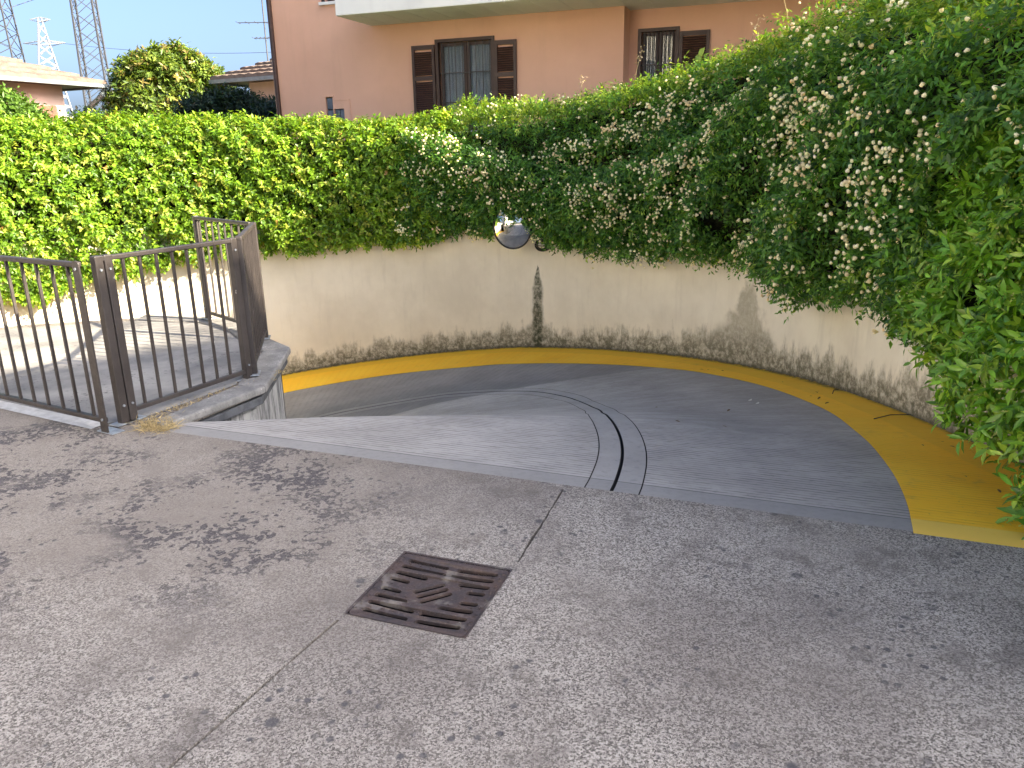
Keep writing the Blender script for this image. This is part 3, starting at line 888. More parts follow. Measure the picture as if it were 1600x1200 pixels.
def sprigs(C, N, k, stem, L, W, pal, outward=0.6, droop=0.0, spread=0.8):
    """C centres, N outward normals -> leaf arrays for k leaves on each sprig"""
    n = len(C)
    ax = unit(N * outward + rng.normal(0, 0.55, (n, 3)) + np.array([0, 0, 0.25 - droop]))
    sl = stem * rng.uniform(.6, 1.3, n)
    P, D, Nn = [], [], []
    for i in range(k):
        t = (i + rng.uniform(0, 1, n)) / k
        rad = unit(np.cross(ax, rng.normal(0, 1, (n, 3))))
        P.append(C + ax * (sl * t)[:, None])
        d = unit(ax * (.35 + .5 * (i == k - 1)) + rad * spread + np.array([0, 0, -.18 - droop]))
        D.append(d)
        Nn.append(unit(ax * .9 + np.array([0, 0, .75]) + N * .35 + rng.normal(0, .35, (n, 3))))
    P = np.concatenate(P); D = np.concatenate(D); Nn = np.concatenate(Nn)
    nn = len(P)
    Ls = L * rng.uniform(.65, 1.25, nn); Ws = W * rng.uniform(.75, 1.2, nn)
    base = np.tile(pal(n), (k, 1)) * (1 + rng.normal(0, .12, (nn, 1)))
    return P, D, Nn, Ls, Ws, np.clip(base, .004, 1)

ph_ = rng.uniform(0, 2 * PI, (8,)); fr_ = rng.uniform(.6, 1.7, (8, 3)) * np.array([1.6, 1.6, 1.9])
def lumps(P, sc=1.0, k=0):
    o = np.zeros(len(P))
    for i in range(8):
        o += np.sin((P * np.roll(fr_[i], k) * sc * (1 + .45 * i)).sum(1) + ph_[(i + k) % 8]) / (1 + .5 * i)
    return o / 2.2

wtab_u = np.linspace(0, WALL_END, 900)
wtab = [wall_pt(u) for u in wtab_u]
wp = np.array([[p.x, p.y, 0] for p, _ in wtab]); wnm = np.array([[q.x, q.y, 0] for _, q in wtab])
def shell(u, prof_fn, n):
    """random points on a hedge's section outline swept along the wall"""
    i = np.clip((u / WALL_END * 899).astype(int), 0, 899)
    off, z, no, nz = prof_fn(u, n)
    P = wp[i] + wnm[i] * off[:, None]; P[:, 2] = z
    N = wnm[i] * no[:, None]; N[:, 2] = nz
    return P, unit(N)
def section(u, n, zt, zb, front, back=-.75, wts=(0.62, 0.26, 0.12), shoulder=0.0):
    """front face, top, underside fringe"""
    q = rng.uniform(0, 1, n)
    off = np.zeros(n); z = np.zeros(n); no = np.zeros(n); nz = np.zeros(n)
    f = q < wts[0]
    t = q / wts[0]
    bul = np.sin(np.clip(t, 0, 1) * PI) ** .5
    sh = np.clip((t - .70) / .30, 0, 1)
    off[f] = (front * (.45 + .55 * bul) - shoulder * sh ** 1.4)[f]; z[f] = (zb + (zt - .12 - zb) * t)[f]; no[f] = 1; nz[f] = (-.35 + .75 * t + 1.6 * sh * (shoulder > 0))[f]
    g = (q >= wts[0]) & (q < wts[0] + wts[1])
    t = (q - wts[0]) / wts[1]
    f0 = front * .5 - shoulder
    off[g] = (f0 + (back - f0) * t)[g]; z[g] = (zt - .1 * (2 * t - 1) ** 2)[g]; no[g] = (.5 - t)[g]; nz[g] = 1
    h = q >= wts[0] + wts[1]
    t = (q - wts[0] - wts[1]) / wts[2]
    off[h] = (.02 + (front * .55) * t)[h]; z[h] = (zb + .12 * (1 - t) - .05)[h]; no[h] = .7; nz[h] = -.6
    return off, z, no, nz

def th2u(deg): return 8.3 + WR * R(deg)
tk_u = np.array([3.0, 5.5, 7.1, 8.0, th2u(8), th2u(18), th2u(27), th2u(37), th2u(47), th2u(62), th2u(73), th2u(84), th2u(95), th2u(112), th2u(126), th2u(180)])
tk_z = np.array([2.30, 2.36, 2.50, 2.62, 2.68, 2.62, 2.52, 2.40, 2.26, 2.16, 2.07, 2.06, 2.12, 2.17, 2.10, 2.1])
bk_u = np.array([5.5, 7.2, 8.2, th2u(6), th2u(18), th2u(33), th2u(45), th2u(56), th2u(66), th2u(76), th2u(92), th2u(104), th2u(116), th2u(128), th2u(180)])
bk_z = np.array([.50, .58, .50, .46, .48, .50, .46, .55, .50, .32, .26, .22, .02, -.25, -.3])

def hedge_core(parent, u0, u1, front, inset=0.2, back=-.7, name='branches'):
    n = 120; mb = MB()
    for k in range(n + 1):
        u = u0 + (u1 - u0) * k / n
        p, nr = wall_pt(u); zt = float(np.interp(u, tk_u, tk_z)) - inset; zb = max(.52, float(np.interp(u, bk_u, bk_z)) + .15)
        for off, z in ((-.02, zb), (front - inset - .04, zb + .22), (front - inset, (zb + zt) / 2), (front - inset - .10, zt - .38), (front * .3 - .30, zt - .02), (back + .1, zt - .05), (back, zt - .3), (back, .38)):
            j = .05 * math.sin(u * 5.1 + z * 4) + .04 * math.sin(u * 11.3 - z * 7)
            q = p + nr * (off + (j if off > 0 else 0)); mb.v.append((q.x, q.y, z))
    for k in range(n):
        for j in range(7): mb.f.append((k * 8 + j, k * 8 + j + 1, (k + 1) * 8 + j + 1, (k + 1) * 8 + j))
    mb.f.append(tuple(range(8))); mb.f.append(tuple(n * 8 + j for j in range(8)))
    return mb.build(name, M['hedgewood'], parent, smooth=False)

def build_hedge(root, mat, u0, u1, ns, k, stem, L, W, pal, front, lump, gap, droop, seed_k, wts, fringe=0, shoulder=0.0):
    u = rng.uniform(u0, u1, ns)
    zt = np.interp(u, tk_u, tk_z); zb = np.interp(u, bk_u, bk_z)
    C, N = shell(u, lambda a, n: section(a, n, zt, zb, front, wts=wts, shoulder=shoulder), ns)
    l = lumps(C, 1.5, seed_k); l2 = lumps(C, 3.7, seed_k + 3)
    dis = lump * l + lump * .6 * l2
    depth = rng.exponential(.055, ns)
    C = C + N * (dis - depth)[:, None]
    keep = (l * .5 + l2 * .8 + rng.normal(0, .35, ns)) > gap
    mc = np.array([.04, 11.0, .50]); o_ = np.array([0, 0, 1.6]); dv = unit(mc - o_)
    rel = C - o_; tpar = rel @ dv; perp = np.linalg.norm(rel - tpar[:, None] * dv, axis=1)
    keep &= ~((perp < .30) & (C[:, 2] < .74))
    keep &= ~((u < 6.5) & (C[:, 2] < 1.55))
    keep &= ~((np.abs(u - th2u(52.2)) < .22) & (C[:, 2] < .52))
    C, N, uu = C[keep], N[keep], u[keep]
    A = sprigs(C, N, k, stem, L, W, lambda n: pal(n, C, N), .55, droop)
    v, f, kk = leaf_arrays(*A[:5])
    me = tri_mesh('foliage', v, f, np.repeat(A[5], kk, 0))
    o = link_mesh('foliage', me, mat, root); tag(o, kind='stuff')
    if fringe:
        # hanging shoots below the hedge lip
        mbp, mbd, mbn, ml, mw, mc = [], [], [], [], [], []
        for q in range(fringe):
            uu_ = rng.uniform(u0, u1); p, nr = wall_pt(uu_); zb_ = np.interp(uu_, bk_u, bk_z)
            if abs(uu_ - th2u(54.0)) < .45 or uu_ < 6.6: continue
            start = np.array([p.x + nr.x * rng.uniform(.08, front * .7), p.y + nr.y * rng.uniform(.08, front * .7), zb_ + .1])
            ln = rng.uniform(.10, .34); nl = int(6 + ln * 30)
            dirv = np.array([nr.x * .3 + rng.normal(0, .3), nr.y * .3 + rng.normal(0, .3), -1.0])
            for j in range(nl):
                t = j / nl
                mbp.append(start + dirv * ln * t * (1 - .2 * t)); mbd.append(rng.normal(0, .7, 3) + np.array([nr.x * .4, nr.y * .4, -.5])); mbn.append(np.array([nr.x, nr.y, .8]) + rng.normal(0, .3, 3))
                ml.append(L * rng.uniform(.6, 1.0)); mw.append(W * rng.uniform(.7, 1.0))
        P = np.array(mbp); cc = pal(len(P), P, np.array(mbn))
        v, f, kk = leaf_arrays(P, np.array(mbd), np.array(mbn), np.array(ml), np.array(mw))
        o = link_mesh('hanging_shoots', tri_mesh('hanging_shoots', v, f, np.repeat(cc, kk, 0)), mat, root); tag(o, kind='stuff')
    return C, N

# --- left hedge: glossy light green climber
hA = empty('climbing_hedge', (-4.2, 12.5, .5), 'sunlit bright green climbing hedge on top of the wall behind the railing', 'hedge')
def palA(n, C, N):
    c = palette(n, [(.15, .29, .025), (.23, .39, .04), (.075, .17, .018), (.38, .45, .08), (.30, .17, .05)], [4, 3.2, 2.6, 1.5, .06])
    return c
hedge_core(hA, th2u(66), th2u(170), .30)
build_hedge(hA, M['leafA'], th2u(67), th2u(152), 15500, 7, .13, .072, .036, palA, .36, .085, -.75, .1, 0, (.62, .28, .10), fringe=190)

# --- right hedge: darker leaves with cream roses
hB = empty('flowering_hedge', (1.9, 9.5, .5), 'dark green rambling hedge dotted with small cream roses along the right wall', 'hedge')
def palB(n, C, N):
    c = palette(n, [(.075, .21, .035), (.12, .29, .045), (.04, .125, .025), (.22, .37, .06)], [4, 3, 3, 1])
    # paler leaf colour near the crest paints in the sunlight there
    zt_ = np.interp(np.clip(8.3 + WR * np.arctan2(C[:, 1] - WC[1], C[:, 0] - WC[0]), 3, WALL_END), tk_u, tk_z)
    y = (rng.uniform(0, 1, n) < np.clip((C[:, 2] - zt_ + .38) / .4, 0, .75))[:, None]
    return np.where(y, palette(n, [(.22, .36, .05), (.32, .43, .07), (.15, .30, .045)], [3, 2, 2]), c)
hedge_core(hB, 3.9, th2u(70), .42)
CB, NB = build_hedge(hB, M['leafB'], 3.9, th2u(73), 26000, 7, .14, .057, .024, palB, .50, .155, -.62, .12, 2, (.66, .22, .12), fringe=260, shoulder=.24)

# rose blossoms: clusters of small rosettes
def rosette_mesh():
    mb = MB(); n = 7
    mb.v.append((0, 0, .011))
    for ring, (r, z) in enumerate(((.007, .010), (.0125, .004), (.009, -.004))):
        for i in range(n):
            a = 2 * PI * (i + .5 * ring) / n; q = r * (1 + .18 * math.sin(3 * a + ring)); mb.v.append((q * math.cos(a), q * math.sin(a), z + .002 * math.sin(2 * a)))
    T = [(0, 1 + i, 1 + (i + 1) % n) for i in range(n)]
    for rg in (0, 1):
        b0, b1 = 1 + rg * n, 1 + (rg + 1) * n
        for i in range(n):
            i2 = (i + 1) % n; T += [(b0 + i, b1 + i, b0 + i2), (b0 + i2, b1 + i, b1 + i2)]
    return np.array(mb.v), np.array(T)
RV, RT = rosette_mesh()
ncl = 1650
zz = CB[:, 2]; wgt = ((NB[:, 2] < .8) * 1.0 + .35) * np.clip(.15 + 1.2 * (lumps(CB, 2.2, 4) + .35), .04, 3) * np.where(CB[:, 1] < 4.6, .4, 1)
ui = rng.choice(len(CB), ncl, p=wgt / wgt.sum(), replace=False)
FP, FN, FS, FC = [], [], [], []
for i in ui:
    k = int(np.clip(rng.exponential(3.2), 1, 12)); c = CB[i] + NB[i] * rng.uniform(.03, .14)
    base = np.array((.90, .86, .62)) if rng.uniform() < .75 else np.array((.84, .72, .46))
    for j in range(k):
        FP.append(c + rng.normal(0, .017 + .004 * k, 3)); FN.append(unit(NB[i] + rng.normal(0, .5, 3))); FS.append(rng.uniform(.75, 1.3)); FC.append(np.clip(base * rng.uniform(.85, 1.05) + rng.normal(0, .02, 3), 0, .92))
FP, FN, FS, FC = map(np.array, (FP, FN, FS, FC))
dist = np.linalg.norm(FP - np.array([0, 0, 1.6]), axis=1) / FS
order = np.argsort(dist); near = order[:300]; rest = order[300:]
def frame_of(nv):
    z = Vector(nv).normalized(); return z.to_track_quat('Z', 'Y')
rose_me = []
for cc in ((.90, .86, .64), (.88, .80, .54), (.92, .89, .74)):
    rose_me.append(tri_mesh('flower', RV, RT, np.tile(np.array(cc), (len(RV), 1)), True)); rose_me[-1].materials.append(M['petal'])
hl = hB.location
for q, i in enumerate(near):
    o = bpy.data.objects.new('flower', rose_me[q % 3]); col.objects.link(o); o.parent = hB
    o.location = Vector(FP[i]) - hl; o.rotation_mode = 'QUATERNION'; o.rotation_quaternion = frame_of(FN[i]); o.scale = (FS[i] * 1.05,) * 3
RM = np.array([np.array(frame_of(nv).to_matrix()) for nv in FN[rest]])
v = np.einsum('nij,vj->nvi', RM, RV) * (FS[rest] * 1.25)[:, None, None] + FP[rest][:, None, :]
f = (RT[None] + (np.arange(len(rest)) * len(RV))[:, None, None]).reshape(-1, 3)
o = link_mesh('blossoms', tri_mesh('blossoms', v.reshape(-1, 3), f, np.repeat(FC[rest], len(RV), 0), True), M['petal'], hB); tag(o, kind='stuff')

# --- near shrub at the right edge
hC = empty('evergreen_shrub', (2.9, 3.4, 0), 'glossy light green shrub with pale flower buds at the right edge', 'shrub')
def bush_points(n):
    y = rng.uniform(1.2, 4.75, n); t = rng.uniform(0, 1, n) ** .9
    ztop = np.interp(y, [1.2, 2.5, 3.6, 4.3, 4.75], [1.9, 1.95, 1.95, 1.85, 1.6]); zbot = np.interp(y, [1.2, 2.6, 3.1, 3.7, 4.3, 4.75], [.30, .06, -.04, .18, .38, .55])
    z = zbot + (ztop - zbot) * t
    face = np.interp(y, [1.2, 2.2, 2.9, 3.4, 4.0, 4.5, 4.75], [2.85, 2.58, 2.36, 2.38, 2.40, 2.52, 2.7])
    x = face + .13 * t - .10 * np.sin(np.clip(t * 1.7, 0, 1) * PI) + .42 * np.clip(t - .8, 0, 1) ** 1.0 
    N = np.stack([-np.ones(n), .25 * (y - 3.2), -.25 + 1.1 * np.clip(t - .55, 0, 1) * 2], 1)
    return np.stack([x, y, z], 1), unit(N)
nb = 3500
C, N = bush_points(nb)
l = lumps(C, 2.6, 5); C = C + N * (.09 * l - rng.exponential(.07, nb))[:, None]
# top surface and body behind
C2 = np.stack([rng.uniform(2.5, 3.6, 600), rng.uniform(1.2, 4.7, 600), rng.uniform(1.75, 1.95, 600)], 1); N2 = np.tile(np.array([0., 0, 1]), (600, 1))
C3 = np.stack([rng.uniform(2.45, 3.3, 350), 4.6 + rng.uniform(-.12, .18, 350), rng.uniform(.55, 1.75, 350)], 1); N3 = np.tile(np.array([-.2, 1., .2]), (350, 1))
C = np.concatenate([C, C2, C3]); N = np.concatenate([N, N2, N3])
def palC(n): return palette(n, [(.12, .30, .03), (.18, .38, .04), (.075, .21, .025), (.28, .44, .06)], [4, 3, 2.5, 1.4])
A = sprigs(C, N, 8, .12, .078, .027, palC, .7, .05, .75)
dcam = np.linalg.norm(A[0] - np.array([0, 0, 1.6]), axis=1)
vis = -((A[0] - np.array([0, 0, 1.6])) @ np.array([.62, .78, 0]))
# the 300 leaves that show largest: nearest inside the frame, on the outer face
fx = A[0][:, 0] / (A[0][:, 1] * .958 + .3)
score = dcam / A[3] + 1000 * (fx > .66) + 120 * (A[0][:, 0] > 2.55)
pick = np.argsort(score)[:300]; msk = np.ones(len(dcam), bool); msk[pick] = False
v, f, kk = leaf_arrays(*[a[msk] for a in A[:5]], detailed=True)
o = link_mesh('foliage', tri_mesh('foliage', v, f, np.repeat(A[5][msk], kk, 0)), M['leafC'], hC); tag(o, kind='stuff')
lv, lf, kk = leaf_arrays(np.zeros((1, 3)), np.array([[1., 0, 0]]), np.array([[0, 0, 1.]]), np.array([1.]), np.array([.34]), True)
leaf_me = []
for cc in ((.12, .30, .03), (.18, .38, .04), (.075, .21, .025), (.26, .42, .055)):
    leaf_me.append(tri_mesh('leaf', lv, lf, np.tile(np.array(cc), (8, 1)))); leaf_me[-1].materials.append(M['leafC'])
for q, i in enumerate(pick):
    d = Vector(A[1][i]).normalized(); nn = Vector(A[2][i]); s_ = d.cross(nn).normalized(); u_ = s_.cross(d)
    mt = Matrix((d, -s_, u_)).transposed().to_4x4()
    o = bpy.data.objects.new('leaf', leaf_me[q % 4]); col.objects.link(o); o.parent = hC
    o.rotation_mode = 'QUATERNION'; o.rotation_quaternion = mt.to_quaternion(); o.location = Vector(A[0][i]) - hC.location; o.scale = (A[3][i],) * 3
# pale bud clusters
bi = rng.choice(len(C), 620, replace=False)
bc = np.repeat(C[bi] + N[bi] * .10, 12, 0) + rng.normal(0, .02, (620 * 12, 3)); bn = np.repeat(N[bi], 12, 0)
v, f, kk = leaf_arrays(bc, bn + rng.normal(0, .8, bc.shape) + np.array([0, 0, .5]), bn + rng.normal(0, .5, bc.shape), rng.uniform(.014, .026, len(bc)), rng.uniform(.007, .011, len(bc)))
o = link_mesh('buds', tri_mesh('buds', v, f, np.repeat(palette(len(bc), [(.36, .44, .12), (.48, .50, .20), (.26, .38, .08)], [3, 2, 2]), kk, 0)), M['leafC'], hC); tag(o, kind='stuff')
mb = MB()
for i in range(26):
    y = random.uniform(1.3, 4.6); x0 = random.uniform(3.0, 3.4)
    mb.tube([(x0, y, .2), (x0 - .25, y + random.uniform(-.2, .2), .8), (random.uniform(2.6, 2.9), y + random.uniform(-.3, .3), random.uniform(.5, 1.7))], [.014, .010, .004], 5)
mb.build('stems', M['bark'], hC)
mb = MB()
for yy in np.linspace(1.2, 4.6, 18):
    for off, z in ((2.84, .40), (2.70, .8), (2.68, 1.2), (2.75, 1.6), (2.95, 1.78), (3.4, 1.75), (3.5, .4)):
        mb.v.append((off + .04 * math.sin(yy * 7 + z * 5), yy, z))
for i in range(17):
    for j in range(6): mb.f.append((i * 7 + j, i * 7 + j + 1, (i + 1) * 7 + j + 1, (i + 1) * 7 + j))
mb.f += [tuple(range(7)), tuple(17 * 7 + j for j in range(7))]
mb.build('branches', M['hedgewood'], hC)

# ------------------------------------------------------------------ convex mirror and wall lamp on the retaining wall
pm, nm_ = wall_pt(th2u(54.6)); cm = Vector((pm.x + nm_.x * .42, pm.y + nm_.y * .42, .60))
mir = empty('convex_mirror', cm, 'round convex traffic mirror with dark rim hanging on the wall under the hedge', 'mirror')
aim = (Vector((0.2, 0, -0.0)) - Vector((cm.x, cm.y, 0.0))).normalized(); aim = (aim + Vector((-.28, 0, -.10))).normalized()
qt = aim.to_track_quat('Z', 'Y').to_matrix()
mb = MB(); nr_, ns_ = 8, 40
mb.v.append(tuple(cm + qt @ Vector((0, 0, .075))))
for i in range(1, nr_ + 1):
    r = .265 * i / nr_
    for j in range(ns_):
        a = 2 * PI * j / ns_; mb.v.append(tuple(cm + qt @ Vector((r * math.cos(a), r * math.sin(a) * 1.08, .075 * (1 - (i / nr_) ** 2)))))
for j in range(ns_): mb.f.append((0, 1 + j, 1 + (j + 1) % ns_))
for i in range(nr_ - 1):
    for j in range(ns_):
        a = 1 + i * ns_; b = a + ns_; j2 = (j + 1) % ns_; mb.f.append((a + j, b + j, b + j2, a + j2))
mb.build('mirror_face', M['mirror'], mir, smooth=True)
ring = [tuple(cm + qt @ Vector((.268 * math.cos(2 * PI * j / 40), .268 * 1.08 * math.sin(2 * PI * j / 40), 0))) for j in range(41)]
MB().tube(ring, .013, 6).build('rim', M['rubber'], mir, smooth=True)
mb = MB()
back_c = cm - aim * .03
for j in range(24):
    a = 2 * PI * j / 24; a2 = 2 * PI * (j + 1) / 24
    mb.quad(tuple(cm + qt @ Vector((.262 * math.cos(a), .283 * math.sin(a), -.004))), tuple(cm + qt @ Vector((.262 * math.cos(a2), .283 * math.sin(a2), -.004))), tuple(back_c))
mb.build('back_shell', M['rubber'], mir)
MB().tube([back_c + Vector((0, 0, 0)), Vector((pm.x - nm_.x * .02, pm.y - nm_.y * .02, .46))], .02, 8).build('bracket', M['rubber'], mir)
pl_, nl_ = wall_pt(th2u(52.2)); cl = Vector((pl_.x, pl_.y, .335))
lamp = empty('wall_lamp', cl, 'small black oval bulkhead lamp on the wall beside the mirror', 'lamp')
ql = nl_.to_track_quat('Z', 'Y').to_matrix()
def dome(name, rx, ry_, h, mat, z0=0.0, nr=6, ns=28, tilt=0):
    mb = MB(); mb.v.append(tuple(cl + ql @ Vector((0, 0, z0 + h))))
    for i in range(1, nr + 1):
        t = PI / 2 * i / nr
        for j in range(ns):
            a = 2 * PI * j / ns; mb.v.append(tuple(cl + ql @ Vector((rx * math.sin(t) * math.cos(a), ry_ * math.sin(t) * math.sin(a), z0 + h * math.cos(t)))))
    for j in range(ns): mb.f.append((0, 1 + j, 1 + (j + 1) % ns))
    for i in range(nr - 1):
        for j in range(ns):
            a = 1 + i * ns; b = a + ns; mb.f.append((a + j, b + j, b + (j + 1) % ns, a + (j + 1) % ns))
    return mb.build(name, mat, lamp, smooth=True)
dome('housing', .125, .085, .06, M['rubber'])
dome('glass', .085, .052, .085, M['lampglass'])
MB().tube([tuple(cl + ql @ Vector((.112 * math.cos(2 * PI * j / 30), .075 * math.sin(2 * PI * j / 30), .05))) for j in range(31)], .014, 6).build('guard_ring', M['rubber'], lamp, smooth=True)
mb = MB(); mb.tube([tuple(cl + ql @ Vector((.11 * math.sin(a), .0, .02 + .085 * math.cos(a)))) for a in np.linspace(-1.4, 1.4, 9)], .006, 6)
mb.build('guard_bar', M['rubber'], lamp)

# ------------------------------------------------------------------ pink apartment building
BW = Vector((-0.713, 14.3, 0)); bu = Vector((math.cos(R(-20)), math.sin(R(-20)), 0)); bn = Vector((-bu.y, bu.x, 0)); BRZ = R(-20)
def FB(u, off, z): return BW + bu * u - bn * off + Vector((0, 0, z))
bld = empty('apartment_building', FB(0, 0, .4), 'pink stucco apartment building with brown shuttered windows and a pale balcony', 'building')
def fbox(u0, u1, o0, o1, z0, z1, mb=None):
    c = FB((u0 + u1) / 2, (o0 + o1) / 2, (z0 + z1) / 2)
    mb = mb or MB(); mb.box(c, (abs(u1 - u0), abs(o1 - o0), abs(z1 - z0)), BRZ); return mb
def wall_open(u0, u1, z0, z1, off, openings, depth=.16):
    xs = sorted({u0, u1, *[o[0] for o in openings], *[o[1] for o in openings]}); zs = sorted({z0, z1, *[o[2] for o in openings], *[o[3] for o in openings]})
    mb = MB()
    for i in range(len(xs) - 1):
        for j in range(len(zs) - 1):
            cx_, cz_ = (xs[i] + xs[i + 1]) / 2, (zs[j] + zs[j + 1]) / 2
            if any(o[0] < cx_ < o[1] and o[2] < cz_ < o[3] for o in openings): continue
            mb.quad(FB(xs[i], off, zs[j]), FB(xs[i + 1], off, zs[j]), FB(xs[i + 1], off, zs[j + 1]), FB(xs[i], off, zs[j + 1]))
    for a, b, c, d in openings:
        q = [(a, c), (b, c), (b, d), (a, d)]
        for k in range(4):
            (x0, y0), (x1, y1) = q[k], q[(k + 1) % 4]
            mb.quad(FB(x0, off, y0), FB(x1, off, y1), FB(x1, off - depth, y1), FB(x0, off - depth, y0))
    return mb
ops = [(-.50, .49, 2.0, 3.46), (-2.70, -1.70, 4.26, 5.7), (-2.855, -2.70, 2.22, 2.66), (-2.685, -2.47, 2.22, 2.45), (.6, 1.7, 4.3, 6.3)]
wall_open(-3.85, 2.76, .3, 7.1, 0, ops).build('front_wall', M['pink'], bld)
ops2 = [(2.96, 3.52, 2.0, 3.47), (6.2, 7.2, 2.0, 3.47), (4.0, 5.2, 4.3, 6.3)]
wall_open(2.76, 12.5, .3, 7.1, -.45, ops2).build('recessed_wall', M['pink'], bld)
mb = MB()
mb.quad(FB(2.76, 0, .3), FB(2.76, -.45, .3), FB(2.76, -.45, 7.1), FB(2.76, 0, 7.1))
mb.quad(FB(-3.85, 0, .3), FB(-3.85, -8, .3), FB(-3.85, -8, 7.1), FB(-3.85, 0, 7.1))
mb.quad(FB(12.5, -.45, .3), FB(12.5, -8, .3), FB(12.5, -8, 7.1), FB(12.5, -.45, 7.1))
mb.quad(FB(-3.85, -8, .3), FB(12.5, -8, .3), FB(12.5, -8, 7.1), FB(-3.85, -8, 7.1))
mb.build('side_wall', M['pink'], bld)
fbox(-4.0, 12.9, .3, -8.3, 7.1, 7.35).build('roof', M['tile'], bld)
fbox(-3.80, 12.4, -.62, -7.9, .35, 7.0).build('interior', M['room'], bld)
# balcony
bal = fbox(-1.80, 9.5, 1.15, .002, 3.81, 4.16).build('balcony', M['slab'], bld, bevel=.012)
fbox(2.765, 9.5, 0, -.448, 3.812, 4.158).build('slab_infill', M['slab'], bal)
for i in range(26):
    u = -1.45 + i * .42
    fbox(u, u + .035, 1.02, .03, 3.804, 3.8095).build('soffit_joint', M['slab'], bal)
for i in range(40):
    u = -1.75 + i * .285
    fbox(u, u + .02, 1.10, 1.08, 4.16, 5.1).build('balcony_bar', M['iron'], bal)
fbox(-1.78, 9.5, 1.11, 1.07, 5.1, 5.14).build('balcony_rail', M['iron'], bal)
MB().tube([FB(-.10, 1.10, 4.06), FB(-.10, 1.30, 4.03)], .035, 10).build('drain_spout', M['steel'], bal)
def window(u0, u1, z0, z1, off, shutters=(), grille=True, curtain=True):
    w_ = empty('window', (0, 0, 0)); w_.parent = bld; w_.location = FB((u0 + u1) / 2, off, z0) - bld.location
    f = .055
    mb = MB()
    fbox(u0 - .055, u0, off + .03, off - .06, z0 - .05, z1 + .045, mb); fbox(u1, u1 + .055, off + .03, off - .06, z0 - .05, z1 + .045, mb)
    fbox(u0 - .055, u1 + .055, off + .034, off - .06, z1, z1 + .05, mb)
    mb.build('frame', M['brown'], w_)
    mb = MB(); mid = (u0 + u1) / 2
    for a, b in ((u0, mid - .003), (mid + .003, u1)):
        fbox(a + .002, a + f, off - .08, off - .12, z0, z1 - .002, mb); fbox(b - f, b - .002, off - .08, off - .12, z0, z1 - .002, mb)
        fbox(a + f, b - f, off - .082, off - .118, z1 - f, z1 - .002, mb); fbox(a + f, b - f, off - .082, off - .118, z0, z0 + f, mb)
    mb.build('casement', M['brown'], w_)
    for a, b in ((u0, mid), (mid, u1)):
        fbox(a + f, b - f, off - .098, off - .102, z0 + f, z1 - f).build('pane', M['glass'], w_)
    if curtain:
        for a, b in ((u0 + .04, mid - .02), (mid + .02, u1 - .04)):
            mb = MB(); k = 36
            pts = [(a + (b - a) * i / k, off - .17 - .02 * math.sin(i * 1.1) - .008 * math.sin(i * 2.7)) for i in range(k + 1)]
            for i in range(k):
                mb.quad(FB(*pts[i], z0), FB(*pts[i + 1], z0), FB(*pts[i + 1], z1 - .06), FB(*pts[i], z1 - .06))
            mb.build('curtain', M['fabric'], w_, smooth=True)
    if grille:
        n = 8
        for i in range(n):
            u = u0 + .05 + (u1 - u0 - .1) * i / (n - 1)
            MB().bar(FB(u, off - .03, z0), FB(u, off - .03, z1), .014).build('grille_bar', M['iron'], w_)
        for z in (z0 + .33 * (z1 - z0), z0 + .66 * (z1 - z0)):
            MB().bar(FB(u0, off - .028, z), FB(u1, off - .028, z), .016).build('grille_bar', M['iron'], w_)
    fbox(u0 - .1, u1 + .1, off + .06, off - .12, z0 - .05, z0 - .002).build('sill', M['slab'], w_)
    for a, b in shutters:
        zt_, zb_ = z1 - .03, z0
        mb = MB(); o0, o1 = off + .052, off + .012
        fbox(a, a + .05, o0, o1, zb_, zt_, mb); fbox(b - .05, b, o0, o1, zb_, zt_, mb)
        for z in (zb_, zb_ + (zt_ - zb_) * .60, zt_ - .07): fbox(a + .05, b - .05, o0 - .002, o1, z, z + .07, mb)
        sh = mb.build('shutter', M['brown'], w_)
        mb = MB(); z = zb_ + .09
        while z < zt_ - .08:
            if not (zb_ + (zt_ - zb_) * .58 < z < zb_ + (zt_ - zb_) * .60 + .08):
                p0 = FB((a + b) / 2, off + .032, z)
                mb.bar(FB(a + .05, off + .04, z - .008), FB(b - .05, off + .04, z - .008), .007, .034, up=(bn * .6 + Vector((0, 0, 1)))[:])
            z += .035
        lo = mb.build('louvres', M['brown'], w_)
    return w_
window(-.50, .49, 2.0, 3.46, 0, ((-1.0, -.565), (.555, .945)))
window(2.96, 3.52, 2.0, 3.47, -.45, ((3.585, 4.06),))
window(6.2, 7.2, 2.0, 3.47, -.45, ((5.7, 6.13),))
window(-2.70, -1.70, 4.26, 5.7, 0, (), True, False)
window(.6, 1.7, 4.3, 6.3, 0, (), False); window(4.0, 5.2, 4.3, 6.3, -.45, (), False)
gb = simple('grey_glass_block', (0.13, 0.15, 0.18), 0.15, .3, 6, 0.05)
for a, b, c, d in ((-2.845, -2.71, 2.445, 2.65), (-2.845, -2.71, 2.23, 2.43), (-2.68, -2.58, 2.23, 2.44), (-2.57, -2.475, 2.23, 2.44)):
    fbox(a, b, -.03, -.10, c, d).build('glass_block', gb, bld, bevel=.008)
mb = MB(); fbox(-2.88, -2.67, .012, -.0, 2.665, 2.69, mb); fbox(-2.66, -2.33, .012, 0, 2.60, 2.615, mb); fbox(-2.345, -2.33, .012, 0, 2.2, 2.599, mb)
mb.build('plaster_trim', M['pink'], bld)
MB().tube([FB(-3.88, .03, .4), FB(-3.88, .03, 7.0)], .045, 10).build('drainpipe', M['brown'], bld)

